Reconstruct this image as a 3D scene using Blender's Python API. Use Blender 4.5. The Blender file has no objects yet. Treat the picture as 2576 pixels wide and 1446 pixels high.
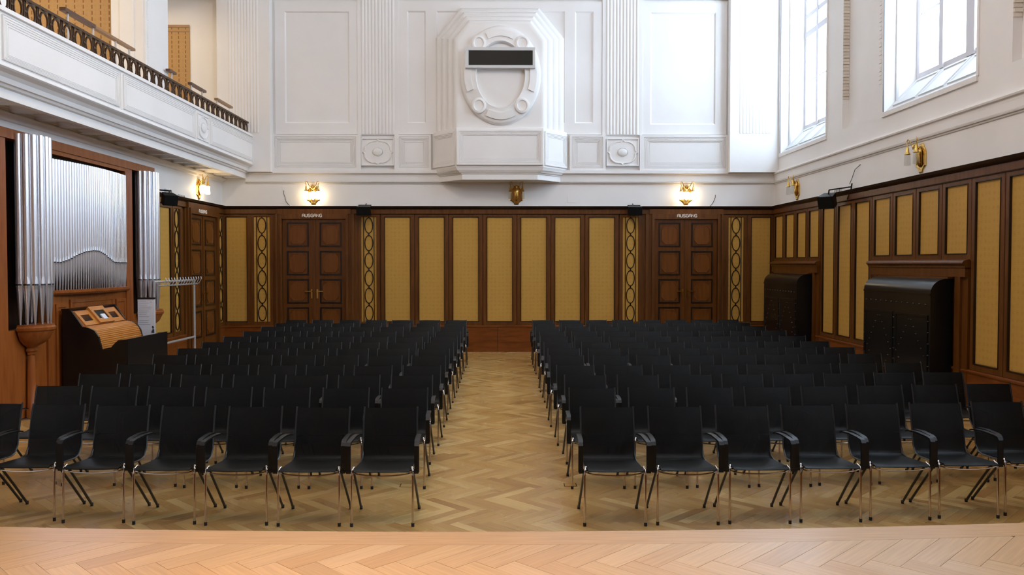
import bpy, math, random
from mathutils import Vector, Matrix
random.seed(7)
C = bpy.context.scene.collection
PI = math.pi

# ------------------------------------------------------------------ camera, sky, exposure
F, H = 2100.0, 2.08                     # focal length in pixels of the 2576 px frame, eye height
cd = bpy.data.cameras.new('camera'); cam = bpy.data.objects.new('camera', cd); C.objects.link(cam)
cd.sensor_width = 36; cd.lens = 36 * F / 2576; cd.clip_end = 200
cam.location = (0, 0, H)
cam.rotation_euler = (PI/2 - math.atan(59/F), 0, -math.atan(22/F))
bpy.context.scene.camera = cam
vs = bpy.context.scene.view_settings
vs.view_transform = 'Standard'; vs.look = 'None'; vs.gamma = 1; vs.use_curve_mapping = False
vs.exposure = 0.60
W = bpy.data.worlds.new('sky'); bpy.context.scene.world = W; W.use_nodes = True
wn = W.node_tree.nodes; wl = W.node_tree.links
bg = wn['Background']; bg.inputs['Color'].default_value = (0.75, 0.91, 1.10, 1); bg.inputs['Strength'].default_value = 9.2
def area(name, loc, rot, sx, sy, power, color, portal=False, spread=None):
    ld = bpy.data.lights.new(name, 'AREA'); ld.shape = 'RECTANGLE'; ld.size = sx; ld.size_y = sy
    ld.energy = power; ld.color = color
    if portal: ld.cycles.is_portal = True
    if spread: ld.spread = spread
    o = bpy.data.objects.new(name, ld); C.objects.link(o); o.location = loc; o.rotation_euler = rot
    return o
WINY = [(16.66, 19.43), (11.35, 14.15), (6.05, 8.85), (0.75, 3.55)]     # the four windows of the right wall
WZ0, WZG, WZ1 = 4.63, 5.20, 9.40
for a, b in WINY:
    area('window_portal', (7.12, (a+b)/2, (WZG+WZ1)/2), (0, PI/2, 0), WZ1-WZG, b-a, 1, (1, 1, 1), portal=True)
WARM = (1.0, 0.62, 0.30)
area('stage_lamp', (-1.0, 2.2, 7.2), (0.05, 0, 0), 0.8, 0.5, 34, WARM, spread=0.9)
area('balcony_lamp', (-8.4, 13.2, 8.1), (0, 0, 0), 1.0, 2.0, 36, (1, 0.78, 0.5))
area('balcony_lamp', (-8.0, 18.0, 8.1), (0, 0, 0), 0.8, 1.4, 24, (1, 0.78, 0.5))
for y in (3.5, 10.5):  # unseen warm fill lights, added under the ceiling to brighten the walls
    ld = bpy.data.lights.new('ceiling_fill_light', 'POINT'); ld.energy = 235; ld.color = (1, 0.84, 0.70); ld.shadow_soft_size = 0.6
    o = bpy.data.objects.new('ceiling_fill_light', ld); C.objects.link(o); o.location = (-0.6, y, 9.4)

# ------------------------------------------------------------------ materials
def mat(name, col, rough=0.5, metal=0.0, emit=None, es=0, coat=0, spec=0.5, sheen=0):
    m = bpy.data.materials.new(name); m.use_nodes = True
    b = m.node_tree.nodes['Principled BSDF']
    b.inputs['Base Color'].default_value = (*col, 1); b.inputs['Roughness'].default_value = rough
    b.inputs['Metallic'].default_value = metal; b.inputs['Specular IOR Level'].default_value = spec
    b.inputs['Coat Weight'].default_value = coat
    b.inputs['Sheen Weight'].default_value = sheen
    if emit: b.inputs['Emission Color'].default_value = (*emit, 1); b.inputs['Emission Strength'].default_value = es
    return m
def N(m, t, **kw):
    n = m.node_tree.nodes.new(t)
    for k, v in kw.items():
        if hasattr(n, k): setattr(n, k, v)
        else: n.inputs[k].default_value = v
    return n
def L(m, a, ao, b, bi): m.node_tree.links.new(a.outputs[ao], b.inputs[bi])
def ramp(m, cols):
    r = N(m, 'ShaderNodeValToRGB'); e = r.color_ramp.elements
    while len(e) < len(cols): e.new(0.5)
    for i, (p, c) in enumerate(cols): e[i].position = p; e[i].color = (*c, 1)
    return r
def bump(m, src, out, strength, dist=0.01):
    b = N(m, 'ShaderNodeBump'); b.inputs['Strength'].default_value = strength; b.inputs['Distance'].default_value = dist
    L(m, src, out, b, 'Height'); L(m, b, 'Normal', m.node_tree.nodes['Principled BSDF'], 'Normal')
def plaster(name, c1, c2):
    m = mat(name, c1, 0.55, spec=0.35)
    g = N(m, 'ShaderNodeNewGeometry'); n = N(m, 'ShaderNodeTexNoise'); n.inputs['Scale'].default_value = 0.9; n.inputs['Detail'].default_value = 6
    L(m, g, 'Position', n, 'Vector'); r = ramp(m, [(0.35, c2), (0.65, c1)]); L(m, n, 'Fac', r, 'Fac')
    L(m, r, 'Color', m.node_tree.nodes['Principled BSDF'], 'Base Color')
    n2 = N(m, 'ShaderNodeTexNoise'); n2.inputs['Scale'].default_value = 60; L(m, g, 'Position', n2, 'Vector'); bump(m, n2, 'Fac', 0.08, 0.004)
    return m
def wood(name, c1, c2, c3, rough=0.35, sc=(9, 9, 0.9), coat=0.15):
    m = mat(name, c1, rough, coat=coat, spec=0.3)
    g = N(m, 'ShaderNodeNewGeometry'); mp = N(m, 'ShaderNodeMapping'); mp.inputs['Scale'].default_value = sc
    L(m, g, 'Position', mp, 'Vector')
    oi = N(m, 'ShaderNodeObjectInfo'); ad = N(m, 'ShaderNodeVectorMath', operation='ADD')
    sca = N(m, 'ShaderNodeVectorMath', operation='SCALE'); sca.inputs['Scale'].default_value = 1.0
    cb = N(m, 'ShaderNodeCombineXYZ'); mu = N(m, 'ShaderNodeMath', operation='MULTIPLY'); mu.inputs[1].default_value = 37
    L(m, oi, 'Random', mu, 0); L(m, mu, 0, cb, 'X'); L(m, mu, 0, cb, 'Z'); L(m, mp, 'Vector', ad, 0); L(m, cb, 'Vector', ad, 1)
    n = N(m, 'ShaderNodeTexNoise'); n.inputs['Scale'].default_value = 1.6; n.inputs['Detail'].default_value = 7; n.inputs['Distortion'].default_value = 0.6
    L(m, ad, 'Vector', n, 'Vector')
    r = ramp(m, [(0.25, c2), (0.5, c1), (0.75, c3)]); L(m, n, 'Fac', r, 'Fac')
    L(m, r, 'Color', m.node_tree.nodes['Principled BSDF'], 'Base Color')
    bump(m, n, 'Fac', 0.06, 0.004)
    return m
def parquet(name, cols, rough, coat=0.0):
    m = mat(name, cols[0], rough, coat=coat)
    m.node_tree.nodes['Principled BSDF'].inputs['Coat Roughness'].default_value = 0.2
    uv = N(m, 'ShaderNodeUVMap'); uv.uv_map = 'grain'
    g = N(m, 'ShaderNodeNewGeometry'); oi = N(m, 'ShaderNodeObjectInfo')
    s = N(m, 'ShaderNodeMath', operation='ADD'); L(m, g, 'Random Per Island', s, 0); L(m, oi, 'Random', s, 1)
    fr = N(m, 'ShaderNodeMath', operation='FRACT'); L(m, s, 0, fr, 0)
    r = ramp(m, [(i/(len(cols)-1), c) for i, c in enumerate(cols)]); L(m, fr, 0, r, 'Fac')
    mu = N(m, 'ShaderNodeMath', operation='MULTIPLY'); mu.inputs[1].default_value = 53; L(m, s, 0, mu, 0)
    cb = N(m, 'ShaderNodeCombineXYZ'); L(m, mu, 0, cb, 'X'); L(m, mu, 0, cb, 'Y')
    mp = N(m, 'ShaderNodeMapping'); mp.inputs['Scale'].default_value = (3, 60, 1); L(m, uv, 'UV', mp, 'Vector')
    ad = N(m, 'ShaderNodeVectorMath', operation='ADD'); L(m, mp, 'Vector', ad, 0); L(m, cb, 'Vector', ad, 1)
    n = N(m, 'ShaderNodeTexNoise'); n.inputs['Scale'].default_value = 1; n.inputs['Detail'].default_value = 5; L(m, ad, 'Vector', n, 'Vector')
    mr = N(m, 'ShaderNodeMapRange'); mr.inputs['From Min'].default_value = 0.2; mr.inputs['From Max'].default_value = 0.8
    mr.inputs['To Min'].default_value = 0.8; mr.inputs['To Max'].default_value = 1.15; L(m, n, 'Fac', mr, 'Value')
    vm = N(m, 'ShaderNodeVectorMath', operation='SCALE'); L(m, r, 'Color', vm, 0); L(m, mr, 'Result', vm, 'Scale')
    L(m, vm, 'Vector', m.node_tree.nodes['Principled BSDF'], 'Base Color')
    # polish uneven
    n3 = N(m, 'ShaderNodeTexNoise'); n3.inputs['Scale'].default_value = 1.3; L(m, g, 'Position', n3, 'Vector')
    m3 = N(m, 'ShaderNodeMapRange'); m3.inputs['To Min'].default_value = rough-0.06; m3.inputs['To Max'].default_value = rough+0.08
    L(m, n3, 'Fac', m3, 'Value'); L(m, m3, 'Result', m.node_tree.nodes['Principled BSDF'], 'Roughness')
    return m
def damask(name, c1, c2, scale=11):
    m = mat(name, c1, 0.5, spec=0.15)
    g = N(m, 'ShaderNodeNewGeometry')
    sx = N(m, 'ShaderNodeSeparateXYZ'); L(m, g, 'Position', sx, 'Vector')
    ad = N(m, 'ShaderNodeMath', operation='ADD'); L(m, sx, 'X', ad, 0); L(m, sx, 'Y', ad, 1)
    cb = N(m, 'ShaderNodeCombineXYZ'); L(m, ad, 0, cb, 'X'); L(m, sx, 'Z', cb, 'Y')
    v = N(m, 'ShaderNodeTexVoronoi'); v.inputs['Scale'].default_value = scale; v.inputs['Randomness'].default_value = 0.25
    L(m, cb, 'Vector', v, 'Vector')
    v2 = N(m, 'ShaderNodeTexVoronoi'); v2.feature = 'DISTANCE_TO_EDGE'; v2.inputs['Scale'].default_value = scale*3.3; L(m, cb, 'Vector', v2, 'Vector')
    mu = N(m, 'ShaderNodeMath', operation='MULTIPLY_ADD'); L(m, v2, 'Distance', mu, 0); mu.inputs[1].default_value = 1.0; L(m, v, 'Distance', mu, 2)
    w = N(m, 'ShaderNodeTexWave'); w.bands_direction = 'Y'; w.inputs['Scale'].default_value = 26; w.inputs['Distortion'].default_value = 1.5; L(m, cb, 'Vector', w, 'Vector')
    r = ramp(m, [(0.15, c2), (0.55, c1)]); L(m, mu, 0, r, 'Fac')
    mx = N(m, 'ShaderNodeMixRGB', blend_type='MULTIPLY'); mx.inputs['Fac'].default_value = 0.12
    L(m, r, 'Color', mx, 'Color1'); L(m, w, 'Color', mx, 'Color2'); L(m, mx, 'Color', m.node_tree.nodes['Principled BSDF'], 'Base Color')
    bump(m, mu, 0, 0.25, 0.003)
    return m
def glass(name, tint=(0.95, 0.98, 1), emit=0):
    m = bpy.data.materials.new(name); m.use_nodes = True; nt = m.node_tree
    out = nt.nodes['Material Output']; nt.nodes.remove(nt.nodes['Principled BSDF'])
    t = N(m, 'ShaderNodeBsdfTransparent'); t.inputs['Color'].default_value = (*tint, 1)
    gl = N(m, 'ShaderNodeBsdfGlossy'); gl.inputs['Roughness'].default_value = 0.05
    mx = N(m, 'ShaderNodeMixShader'); mx.inputs['Fac'].default_value = 0.04
    L(m, t, 0, mx, 1); L(m, gl, 0, mx, 2); L(m, mx, 0, out, 'Surface')
    return m
WHITE = plaster('white_plaster', (0.88, 0.855, 0.835), (0.84, 0.815, 0.79))
CEIL = plaster('ceiling_plaster', (0.88, 0.86, 0.84), (0.84, 0.82, 0.80))
BEIGE = plaster('ornament_plaster', (0.80, 0.73, 0.63), (0.72, 0.64, 0.54))
WINWHITE = mat('window_paint', (0.60, 0.60, 0.60), 0.45)
WINFR = mat('window_frame_grey_white', (0.62, 0.60, 0.63), 0.5)
WOOD = wood('panelling_oak', (0.118, 0.040, 0.0060), (0.080, 0.025, 0.004), (0.155, 0.055, 0.009), rough=0.42, coat=0.0)
WOODD = wood('door_oak', (0.115, 0.038, 0.0058), (0.082, 0.025, 0.004), (0.148, 0.050, 0.0085), coat=0.0)
OCTW = wood('door_panel_oak', (0.150, 0.047, 0.0070), (0.112, 0.034, 0.005), (0.178, 0.058, 0.0095), coat=0.0)
PLINTH = wood('plinth_oak', (0.175, 0.048, 0.0075), (0.12, 0.03, 0.005), (0.22, 0.066, 0.012), sc=(1.5, 1.5, 9))
ORGW = wood('organ_oak', (0.26, 0.072, 0.013), (0.19, 0.048, 0.008), (0.31, 0.095, 0.019), coat=0.05)
TAMB = wood('tambour_oak', (0.52, 0.195, 0.036), (0.44, 0.155, 0.026), (0.60, 0.245, 0.055), sc=(9, 0.9, 9), coat=0.08)
DARKW = wood('dark_edge_wood', (0.018, 0.008, 0.005), (0.01, 0.005, 0.003), (0.03, 0.013, 0.007))
GOLD = damask('gold_damask', (0.57, 0.325, 0.072), (0.51, 0.28, 0.058))
GOLDB = damask('balcony_damask', (0.50, 0.30, 0.125), (0.455, 0.265, 0.105), 12)
def dashes(m):
    g = N(m, 'ShaderNodeNewGeometry'); sx = N(m, 'ShaderNodeSeparateXYZ'); L(m, g, 'Position', sx, 'Vector')
    def peak(out, per, th):
        d = N(m, 'ShaderNodeMath', operation='MULTIPLY'); d.inputs[1].default_value = 2*PI/per; L(m, sx, out, d, 0)
        c = N(m, 'ShaderNodeMath', operation='COSINE'); L(m, d, 0, c, 0)
        t = N(m, 'ShaderNodeMath', operation='GREATER_THAN'); t.inputs[1].default_value = th; L(m, c, 0, t, 0); return t
    a, b = peak('X', 0.158, 0.90), peak('Z', 0.11, -0.45)
    mu = N(m, 'ShaderNodeMath', operation='MULTIPLY'); L(m, a, 0, mu, 0); L(m, b, 0, mu, 1)
    p = m.node_tree.nodes['Principled BSDF']; src = p.inputs['Base Color'].links[0].from_socket
    mx = N(m, 'ShaderNodeMixRGB', blend_type='MIX'); mx.inputs['Color2'].default_value = (0.25, 0.12, 0.045, 1)
    m.node_tree.links.new(mu.outputs[0], mx.inputs['Fac']); m.node_tree.links.new(src, mx.inputs['Color1']); m.node_tree.links.new(mx.outputs[0], p.inputs['Base Color'])
dashes(GOLDB)
FLOORM = parquet('hall_parquet', [(0.38, 0.205, 0.058), (0.50, 0.305, 0.10), (0.42, 0.225, 0.062), (0.58, 0.385, 0.145), (0.47, 0.275, 0.085), (0.34, 0.175, 0.048)], 0.27, 0.15)
STAGEM = parquet('stage_parquet', [(0.45, 0.26, 0.12), (0.55, 0.34, 0.165), (0.49, 0.28, 0.125), (0.58, 0.37, 0.195), (0.46, 0.26, 0.115)], 0.34, 0.10)
GAPM = mat('joint_shadow_filler', (0.10, 0.05, 0.02), 0.8)
BLACKF = mat('black_mesh_fabric', (0.003, 0.0038, 0.0038), 0.5, spec=0.27)
def see_through(m, k):      # open mesh weave
    nt = m.node_tree; p = nt.nodes['Principled BSDF']; out = nt.nodes['Material Output']
    t = N(m, 'ShaderNodeBsdfTransparent'); mx = N(m, 'ShaderNodeMixShader'); mx.inputs['Fac'].default_value = k
    L(m, p, 0, mx, 1); L(m, t, 0, mx, 2); L(m, mx, 0, out, 'Surface')
see_through(BLACKF, 0.09)
BLACKP = mat('black_plastic', (0.006, 0.006, 0.006), 0.42, spec=0.35)
BLACKM = mat('black_lacquered_steel', (0.012, 0.012, 0.013), 0.3, spec=0.5)
CHROME = mat('chrome', (0.62, 0.55, 0.5), 0.12, 1.0)
RUBBER = mat('rubber', (0.012, 0.012, 0.012), 0.7)
BRASS = mat('brass', (0.72, 0.47, 0.14), 0.18, 1.0)
BRONZE = mat('dark_bronze', (0.085, 0.045, 0.022), 0.38, 0.6)
TIN = mat('pipe_tin', (0.90, 0.91, 0.96), 0.30, 0.92)
EDGE = mat('dark_edge_strip', (0.16, 0.15, 0.15), 0.5)
TIND = mat('pipe_mouth_shadow', (0.02, 0.02, 0.025), 0.6)
BLACKL = mat('black_lacquer_wood', (0.006, 0.005, 0.005), 0.3)
RADM = mat('radiator_black_enamel', (0.005, 0.0055, 0.0065), 0.28, spec=0.35)
RADS = mat('radiator_stud_metal', (0.10, 0.09, 0.085), 0.35, 0.8)
GREY = mat('grey_metal', (0.52, 0.52, 0.53), 0.35, 0.5)
PAPER = mat('poster_white', (0.78, 0.80, 0.86), 0.6)
INK = mat('poster_ink', (0.06, 0.06, 0.07), 0.6)
INKG = mat('poster_grey_text', (0.42, 0.43, 0.48), 0.6)
LETTER = mat('sign_letter_white', (0.72, 0.68, 0.62), 0.5)
SCREEN = mat('black_screen', (0.010, 0.010, 0.008), 0.45, spec=0.2)
RAILW = mat('handrail_oak', (0.30, 0.16, 0.07), 0.4)
RAILD = mat('handrail_dark', (0.10, 0.045, 0.025), 0.4)
GLASS = glass('window_glass')
CRYSTAL = glass('crystal', (0.86, 0.86, 0.84))
LIT = mat('lit_crystal', (1, 0.95, 0.85), 0.4, emit=(1.0, 0.80, 0.48), es=8)
PLATEM = mat('switch_plate', (0.55, 0.53, 0.50), 0.5)

# ------------------------------------------------------------------ mesh builder
class MB:
    def __init__(s, fr=None): s.v = []; s.f = []; s.fr = fr; s.uv = None
    def P(s, p):
        s.v.append(tuple(s.fr(*p)) if s.fr else tuple(p)); return len(s.v)-1
    def box(s, a0, a1, b0, b1, c0, c1):
        i = [s.P((x, y, z)) for x in (a0, a1) for y in (b0, b1) for z in (c0, c1)]
        for q in ((0,1,3,2),(4,6,7,5),(0,4,5,1),(2,3,7,6),(0,2,6,4),(1,5,7,3)): s.f.append(tuple(i[k] for k in q))
        return s
    def prism(s, poly, c0, c1, order=lambda u, v, w: (u, v, w)):
        n = len(poly); a = [s.P(order(u, v, c0)) for u, v in poly]; b = [s.P(order(u, v, c1)) for u, v in poly]
        s.f.append(tuple(a)); s.f.append(tuple(reversed(b)))
        for i in range(n): j = (i+1) % n; s.f.append((a[j], a[i], b[i], b[j]))
        return s
    def loops(s, rings, close=True, cap0=False, cap1=True):
        ids = [[s.P(p) for p in r] for r in rings]; n = len(ids[0])
        for A, B in zip(ids, ids[1:]):
            for i in range(n if close else n-1):
                j = (i+1) % n; s.f.append((A[i], A[j], B[j], B[i]))
        if cap0: s.f.append(tuple(reversed(ids[0])))
        if cap1: s.f.append(tuple(ids[-1]))
        return s
    def rects(s, lst, cap1=True):        # (s0,s1,z0,z1,d) nested rectangles in a wall frame
        return s.loops([[(a, c, d), (b, c, d), (b, e, d), (a, e, d)] for a, b, c, e, d in lst], cap1=cap1)
    def tube(s, pts, r, n=8, caps=True):
        pts = [Vector(p) for p in pts]; rings = []; up = Vector((0, 0, 1)); prev = None
        for i, p in enumerate(pts):
            t = ((pts[min(i+1, len(pts)-1)] - p).normalized() + (p - pts[max(i-1, 0)]).normalized()).normalized()
            if prev is None:
                u = t.cross(up)
                if u.length < 1e-3: u = t.cross(Vector((1, 0, 0)))
            else: u = prev - t * prev.dot(t)
            u.normalize(); prev = u; w = t.cross(u)
            rr = r[i] if isinstance(r, (list, tuple)) else r
            rings.append([tuple(p + (u*math.cos(a) + w*math.sin(a))*rr) for a in (2*PI*k/n for k in range(n))])
        return s.loops(rings, cap0=caps, cap1=caps)
    def lathe(s, prof, cen, n=16, a0=0, a1=2*PI):   # prof: (r,z)
        full = abs(a1-a0-2*PI) < 1e-6; m = n if full else n+1
        rings = [[(cen[0]+r*math.cos(a0+(a1-a0)*k/n), cen[1]+r*math.sin(a0+(a1-a0)*k/n), cen[2]+z) for k in range(m)] for r, z in prof]
        return s.loops(rings, close=full, cap0=False, cap1=False)
    def ribbon(s, pts, w, c0, c1, order=lambda u, v, d: (u, v, d), closed=False):   # flat stroke of width w in plane
        n = len(pts); Lf, Rt = [], []
        for i, p in enumerate(pts):
            a = pts[(i-1) % n] if (closed or i > 0) else p; b = pts[(i+1) % n] if (closed or i < n-1) else p
            dx, dy = b[0]-a[0], b[1]-a[1]; l = math.hypot(dx, dy) or 1; nx, ny = -dy/l*w/2, dx/l*w/2
            Lf.append((p[0]+nx, p[1]+ny)); Rt.append((p[0]-nx, p[1]-ny))
        rings = [[order(*Lf[i], c0), order(*Rt[i], c0), order(*Rt[i], c1), order(*Lf[i], c1)] for i in range(n)]
        if closed: rings.append(rings[0])
        return s.loops(rings, cap0=not closed, cap1=not closed)
    def build(s, name, m, parent=None, origin=None, smooth=None):
        me = bpy.data.meshes.new(name)
        if origin is None:
            if parent is not None: origin = wloc(parent)
            else:
                xs, ys, zs = zip(*s.v); origin = ((min(xs)+max(xs))/2, (min(ys)+max(ys))/2, min(zs))
        ox, oy, oz = origin
        me.from_pydata([(x-ox, y-oy, z-oz) for x, y, z in s.v], [], s.f)
        if s.uv:
            l = me.uv_layers.new(name='grain')
            for k, q in enumerate(s.uv): l.data[k].uv = q
        me.materials.append(m)
        if smooth:
            me.shade_smooth(); me.set_sharp_from_angle(angle=math.radians(smooth))
        o = bpy.data.objects.new(name, me); C.objects.link(o)
        if parent is not None:
            o.parent = parent; pl = wloc(parent); o.location = (ox-pl[0], oy-pl[1], oz-pl[2])
        else: o.location = origin
        return o
def wloc(o):
    v = Vector((0, 0, 0))
    while o is not None: v += o.location; o = o.parent
    return tuple(v)
def tag(o, label=None, cat=None, group=None, kind=None):
    if label: o['label'] = label
    if cat: o['category'] = cat
    if group: o['group'] = group
    if kind: o['kind'] = kind
    return o
def thing(name, loc, label=None, cat=None, group=None, kind=None):
    o = bpy.data.objects.new(name, None); C.objects.link(o); o.location = loc; o.empty_display_size = 0.1
    return tag(o, label, cat, group, kind)
def struct(name, loc=(0, 0, 0), label=None):
    return thing(name, loc, label, None, None, 'structure')
def copy_child(src, parent, loc=None):
    c = src.copy(); C.objects.link(c); c.parent = parent
    if loc is not None: c.location = loc
    return c
def copy_tree(o, parent=None):
    c = o.copy(); C.objects.link(c); c.parent = parent
    for ch in KIDS.get(o.name, []): copy_tree(ch, c)
    return c
KIDS = {}
def kids(root, objs): KIDS[root.name] = objs

YB, XR, XL, XBAL = 19.77, 6.44, -6.62, -5.83
def FB(s, z, d): return (s, YB-d, z)          # back wall frame: s = X
def FR(s, z, d): return (XR-d, s, z)          # right wall frame: s = Y
def FL(s, z, d): return (XL+d, s, z)          # left wall frame
def FP(s, z, d): return (XBAL+d, s, z)        # parapet front frame
def bx(px): return (px-1266)*YB/F             # back wall position read off the photograph
def bz(py): return H + (664-py)*YB/F
def bld(fr): return MB(fr)

ZW = 3.37      # top of the panelling frieze
# ================================================================== SETTING
YS0 = -5.0
# ---- floor
def herringbone(Wd, Ln, x0, x1, y0, y1, test):
    out = []; r2 = math.sqrt(2)
    kk = int((y1-y0)/(Ln*r2))+3; ii = int((x1-x0)/(Wd*r2))+8
    for k in range(-kk, kk+1):
        for i in range(-ii, ii+1):
            a0, b0 = i*Wd + k*Ln, i*Wd - k*Ln
            for kind in (0, 1):
                ca, cb = (a0+Ln/2, b0+Wd/2) if kind == 0 else (a0-Wd/2, b0+Ln/2)
                X = (ca+cb)/r2 + (x0+x1)/2; Y = (cb-ca)/r2 + (y0+y1)/2
                if x0 < X < x1 and y0 < Y < y1 and test(X, Y): out.append((X, Y, kind))
    return out
def board_mesh(name, Wd, Ln, th, m):
    g = 0.0004; hx, hy = Ln/2-g, Wd/2-g; b = 0.0008
    vs_ = [(-hx, -hy, -th), (hx, -hy, -th), (hx, hy, -th), (-hx, hy, -th), (-hx, -hy, -b), (hx, -hy, -b), (hx, hy, -b), (-hx, hy, -b),
           (-hx+b, -hy+b, 0), (hx-b, -hy+b, 0), (hx-b, hy-b, 0), (-hx+b, hy-b, 0)]
    fs = [(0,1,5,4),(1,2,6,5),(2,3,7,6),(3,0,4,7),(4,5,9,8),(5,6,10,9),(6,7,11,10),(7,4,8,11),(8,9,10,11)]
    me = bpy.data.meshes.new(name); me.from_pydata(vs_, [], fs); l = me.uv_layers.new(name='grain')
    k = 0
    for f in fs:
        for q in f: l.data[k].uv = (vs_[q][0], vs_[q][1]); k += 1
    me.materials.append(m); return me, vs_, fs
def lay(boards, Wd, Ln, ztop, parent, m, nmax, pname, sname, keyf, clipy=None):
    me, vs_, fs = board_mesh(pname, Wd, Ln, 0.012, m)
    boards.sort(key=keyf); near, far = boards[:nmax], boards[nmax:]
    for X, Y, kind in near:
        o = bpy.data.objects.new(pname, me); C.objects.link(o); o.parent = parent
        o.location = (X, Y, ztop+random.uniform(-.0004, .0004)); o.rotation_euler = (0, 0, -PI/4 if kind == 0 else PI/4)
    mb = MB(); mb.uv = []
    for X, Y, kind in far:
        a = -PI/4 if kind == 0 else PI/4; c, s_ = math.cos(a), math.sin(a); n0 = len(mb.v); dz = random.uniform(-.0004, .0004)
        for x, y, z in vs_: mb.v.append((X+x*c-y*s_, Y+x*s_+y*c, ztop+z+dz))
        for f in fs:
            mb.f.append(tuple(n0+q for q in f))
            for q in f: mb.uv.append((vs_[q][0], vs_[q][1]))
    o = mb.build(sname, m, parent, origin=(0, 0, 0)); o['kind'] = 'stuff'
floor = MB().box(-6.7, 6.7, 3.9, YB+.1, -.2, -.011).build('floor', GAPM, origin=(0, 0, 0)); tag(floor, kind='structure')
def stage_edge(X): return 4.58 + 0.0145*X*X
def in_view_key(b):
    X, Y, k = b
    inv = abs(X) < 0.63*Y and Y > 6.35
    return (0 if inv else 1, Y*(1.0+0.25*(abs(X) > .75)))
lay(herringbone(0.09, 0.50, -6.5, 6.4, 4.856, 19.7, lambda X, Y: True), 0.09, 0.50, 0.0, floor, FLOORM, 300, 'plank', 'planks_beyond', in_view_key)
# ---- stage
ZS = 0.60
stage = struct('stage_platform')
n = 40; xs = [-6.4 + 12.8*i/n for i in range(n+1)]
mb = MB(); mb.prism([(x, stage_edge(x)-.012) for x in xs] + [(6.4, YS0), (-6.4, YS0)], 0.0, ZS-.0125); mb.build('platform_body', PLINTH, stage, (0, 0, 0))
def strip(y_of0, y_of1, z0, z1):
    m_ = MB(); m_.uv = []
    rings = [[(x, y_of0(x), z0), (x, y_of1(x), z0), (x, y_of1(x), z1), (x, y_of0(x), z1)] for x in xs]
    m_.loops(rings, cap0=True, cap1=True)
    for f in m_.f:
        for q in f: m_.uv.append((m_.v[q][0], m_.v[q][1]))
    return m_
strip(lambda x: stage_edge(x)-.215, lambda x: stage_edge(x), ZS-.03, ZS).build('border_board', STAGEM, stage, (0, 0, 0))
bo = [(-X, Y, 1-k) for X, Y, k in herringbone(0.14, 0.62, -3.6, 3.6, 2.22, 4.95, lambda X, Y: Y < stage_edge(X)-.215-.235)]
lay(bo, 0.14, 0.62, ZS, stage, STAGEM, 160, 'plank', 'planks_beyond', lambda b: -b[1])
# short boards cut along the border
def clip_poly(poly, ymaxf):
    out = []
    for i, p in enumerate(poly):
        q = poly[(i+1) % len(poly)]; fp = ymaxf(p[0]) - p[1]; fq = ymaxf(q[0]) - q[1]
        if fp >= 0: out.append(p)
        if (fp >= 0) != (fq >= 0): t = fp/(fp-fq); out.append((p[0]+(q[0]-p[0])*t, p[1]+(q[1]-p[1])*t))
    return out
lim = lambda x: stage_edge(x)-.217
for X, Y, kind in herringbone(0.14, 0.62, -3.6, 3.6, 2.22, 4.95, lambda X, Y: stage_edge(X)-.45 <= Y < stage_edge(X)+.05):
    X, kind = -X, 1-kind
    a = -PI/4 if kind == 0 else PI/4; c, s_ = math.cos(a), math.sin(a)
    po = [(X+x*c-y*s_, Y+x*s_+y*c) for x, y in ((-.309, -.069), (.309, -.069), (.309, .069), (-.309, .069))]
    cp = clip_poly(po, lim)
    if len(cp) < 3: continue
    m_ = MB(); m_.uv = []; m_.prism(cp, ZS-.012, ZS)
    for f in m_.f:
        for q in f:
            dx, dy = m_.v[q][0]-X, m_.v[q][1]-Y; m_.uv.append((dx*c+dy*s_, -dx*s_+dy*c))
    m_.build('plank', STAGEM, stage, (X, Y, ZS))
# ---- plain shells
shell = lambda name, b, m: tag(MB().box(*b).build(name, m, origin=(0, 0, 0)), kind='structure')
shell('ceiling', (-11, 7.3, YS0, YB+.3, 10.3, 10.5), CEIL)
shell('wall_front', (-11, 7.3, YS0-.2, YS0, 0, 10.3), WOOD)
wl = struct('wall_left')
MB().box(-6.9, XL, YS0, YB, 0, 4.295).build('lower_wall', WHITE, wl, (0, 0, 0))
MB().box(-10.7, -10.5, YS0, YB, 4.1, 8.4).build('balcony_back_wall', WHITE, wl, (0, 0, 0))
MB().box(-6.9, -6.6, YS0, YB, 8.25, 10.3).build('upper_wall', WHITE, wl, (0, 0, 0))
MB().box(-10.6, -6.901, YS0, YB, 8.25, 8.35).build('balcony_ceiling', CEIL, wl, (0, 0, 0))
# piers with partitions behind
for y0, y1 in ((15.6, 16.64), (10.3, 11.34), (5.0, 6.04), (-.3, .74)):
    p = MB().box(-7.22, -6.6, y0, y1, 4.9, 8.25)
    p.box(-7.22, -6.64, y0-.02, y0, 4.9, 8.25)
    p.box(-7.05, -6.80, y0-.045, y0-.02, 4.9, 8.25)
    p.build('pier', WHITE, wl, (0, 0, 0))
    MB().box(-10.5, -7.22, y0+.04, y1, 4.9, 8.25).build('partition', WHITE, wl, (0, 0, 0))
    g = MB().box(-10.5, -7.24, y0+.015, y0+.04, 5.0, 7.60); g.build('wall_fabric', GOLDB, wl, (0, 0, 0))
    b = MB()
    for k in range(66): b.box(-6.6, -6.588, y0+.07, y0+.11, 5.0+k*.05, 5.03+k*.05)
    b.box(-6.6, -6.594, y0+.05, y0+.13, 4.95, 8.25); o = b.build('bead_moulding', WHITE, wl, (0, 0, 0))
MB().box(-10.5, -7.33, YB-.03, YB, 4.95, 7.60).build('wall_fabric', GOLDB, wl, (0, 0, 0))
MB().box(-10.5, -7.33, YB-.045, YB-.02, 7.60, 7.66).box(-10.5, -7.33, YB-.04, YB-.02, 7.5, 7.52).build('fabric_border', RAILW, wl, (0, 0, 0))
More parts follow.
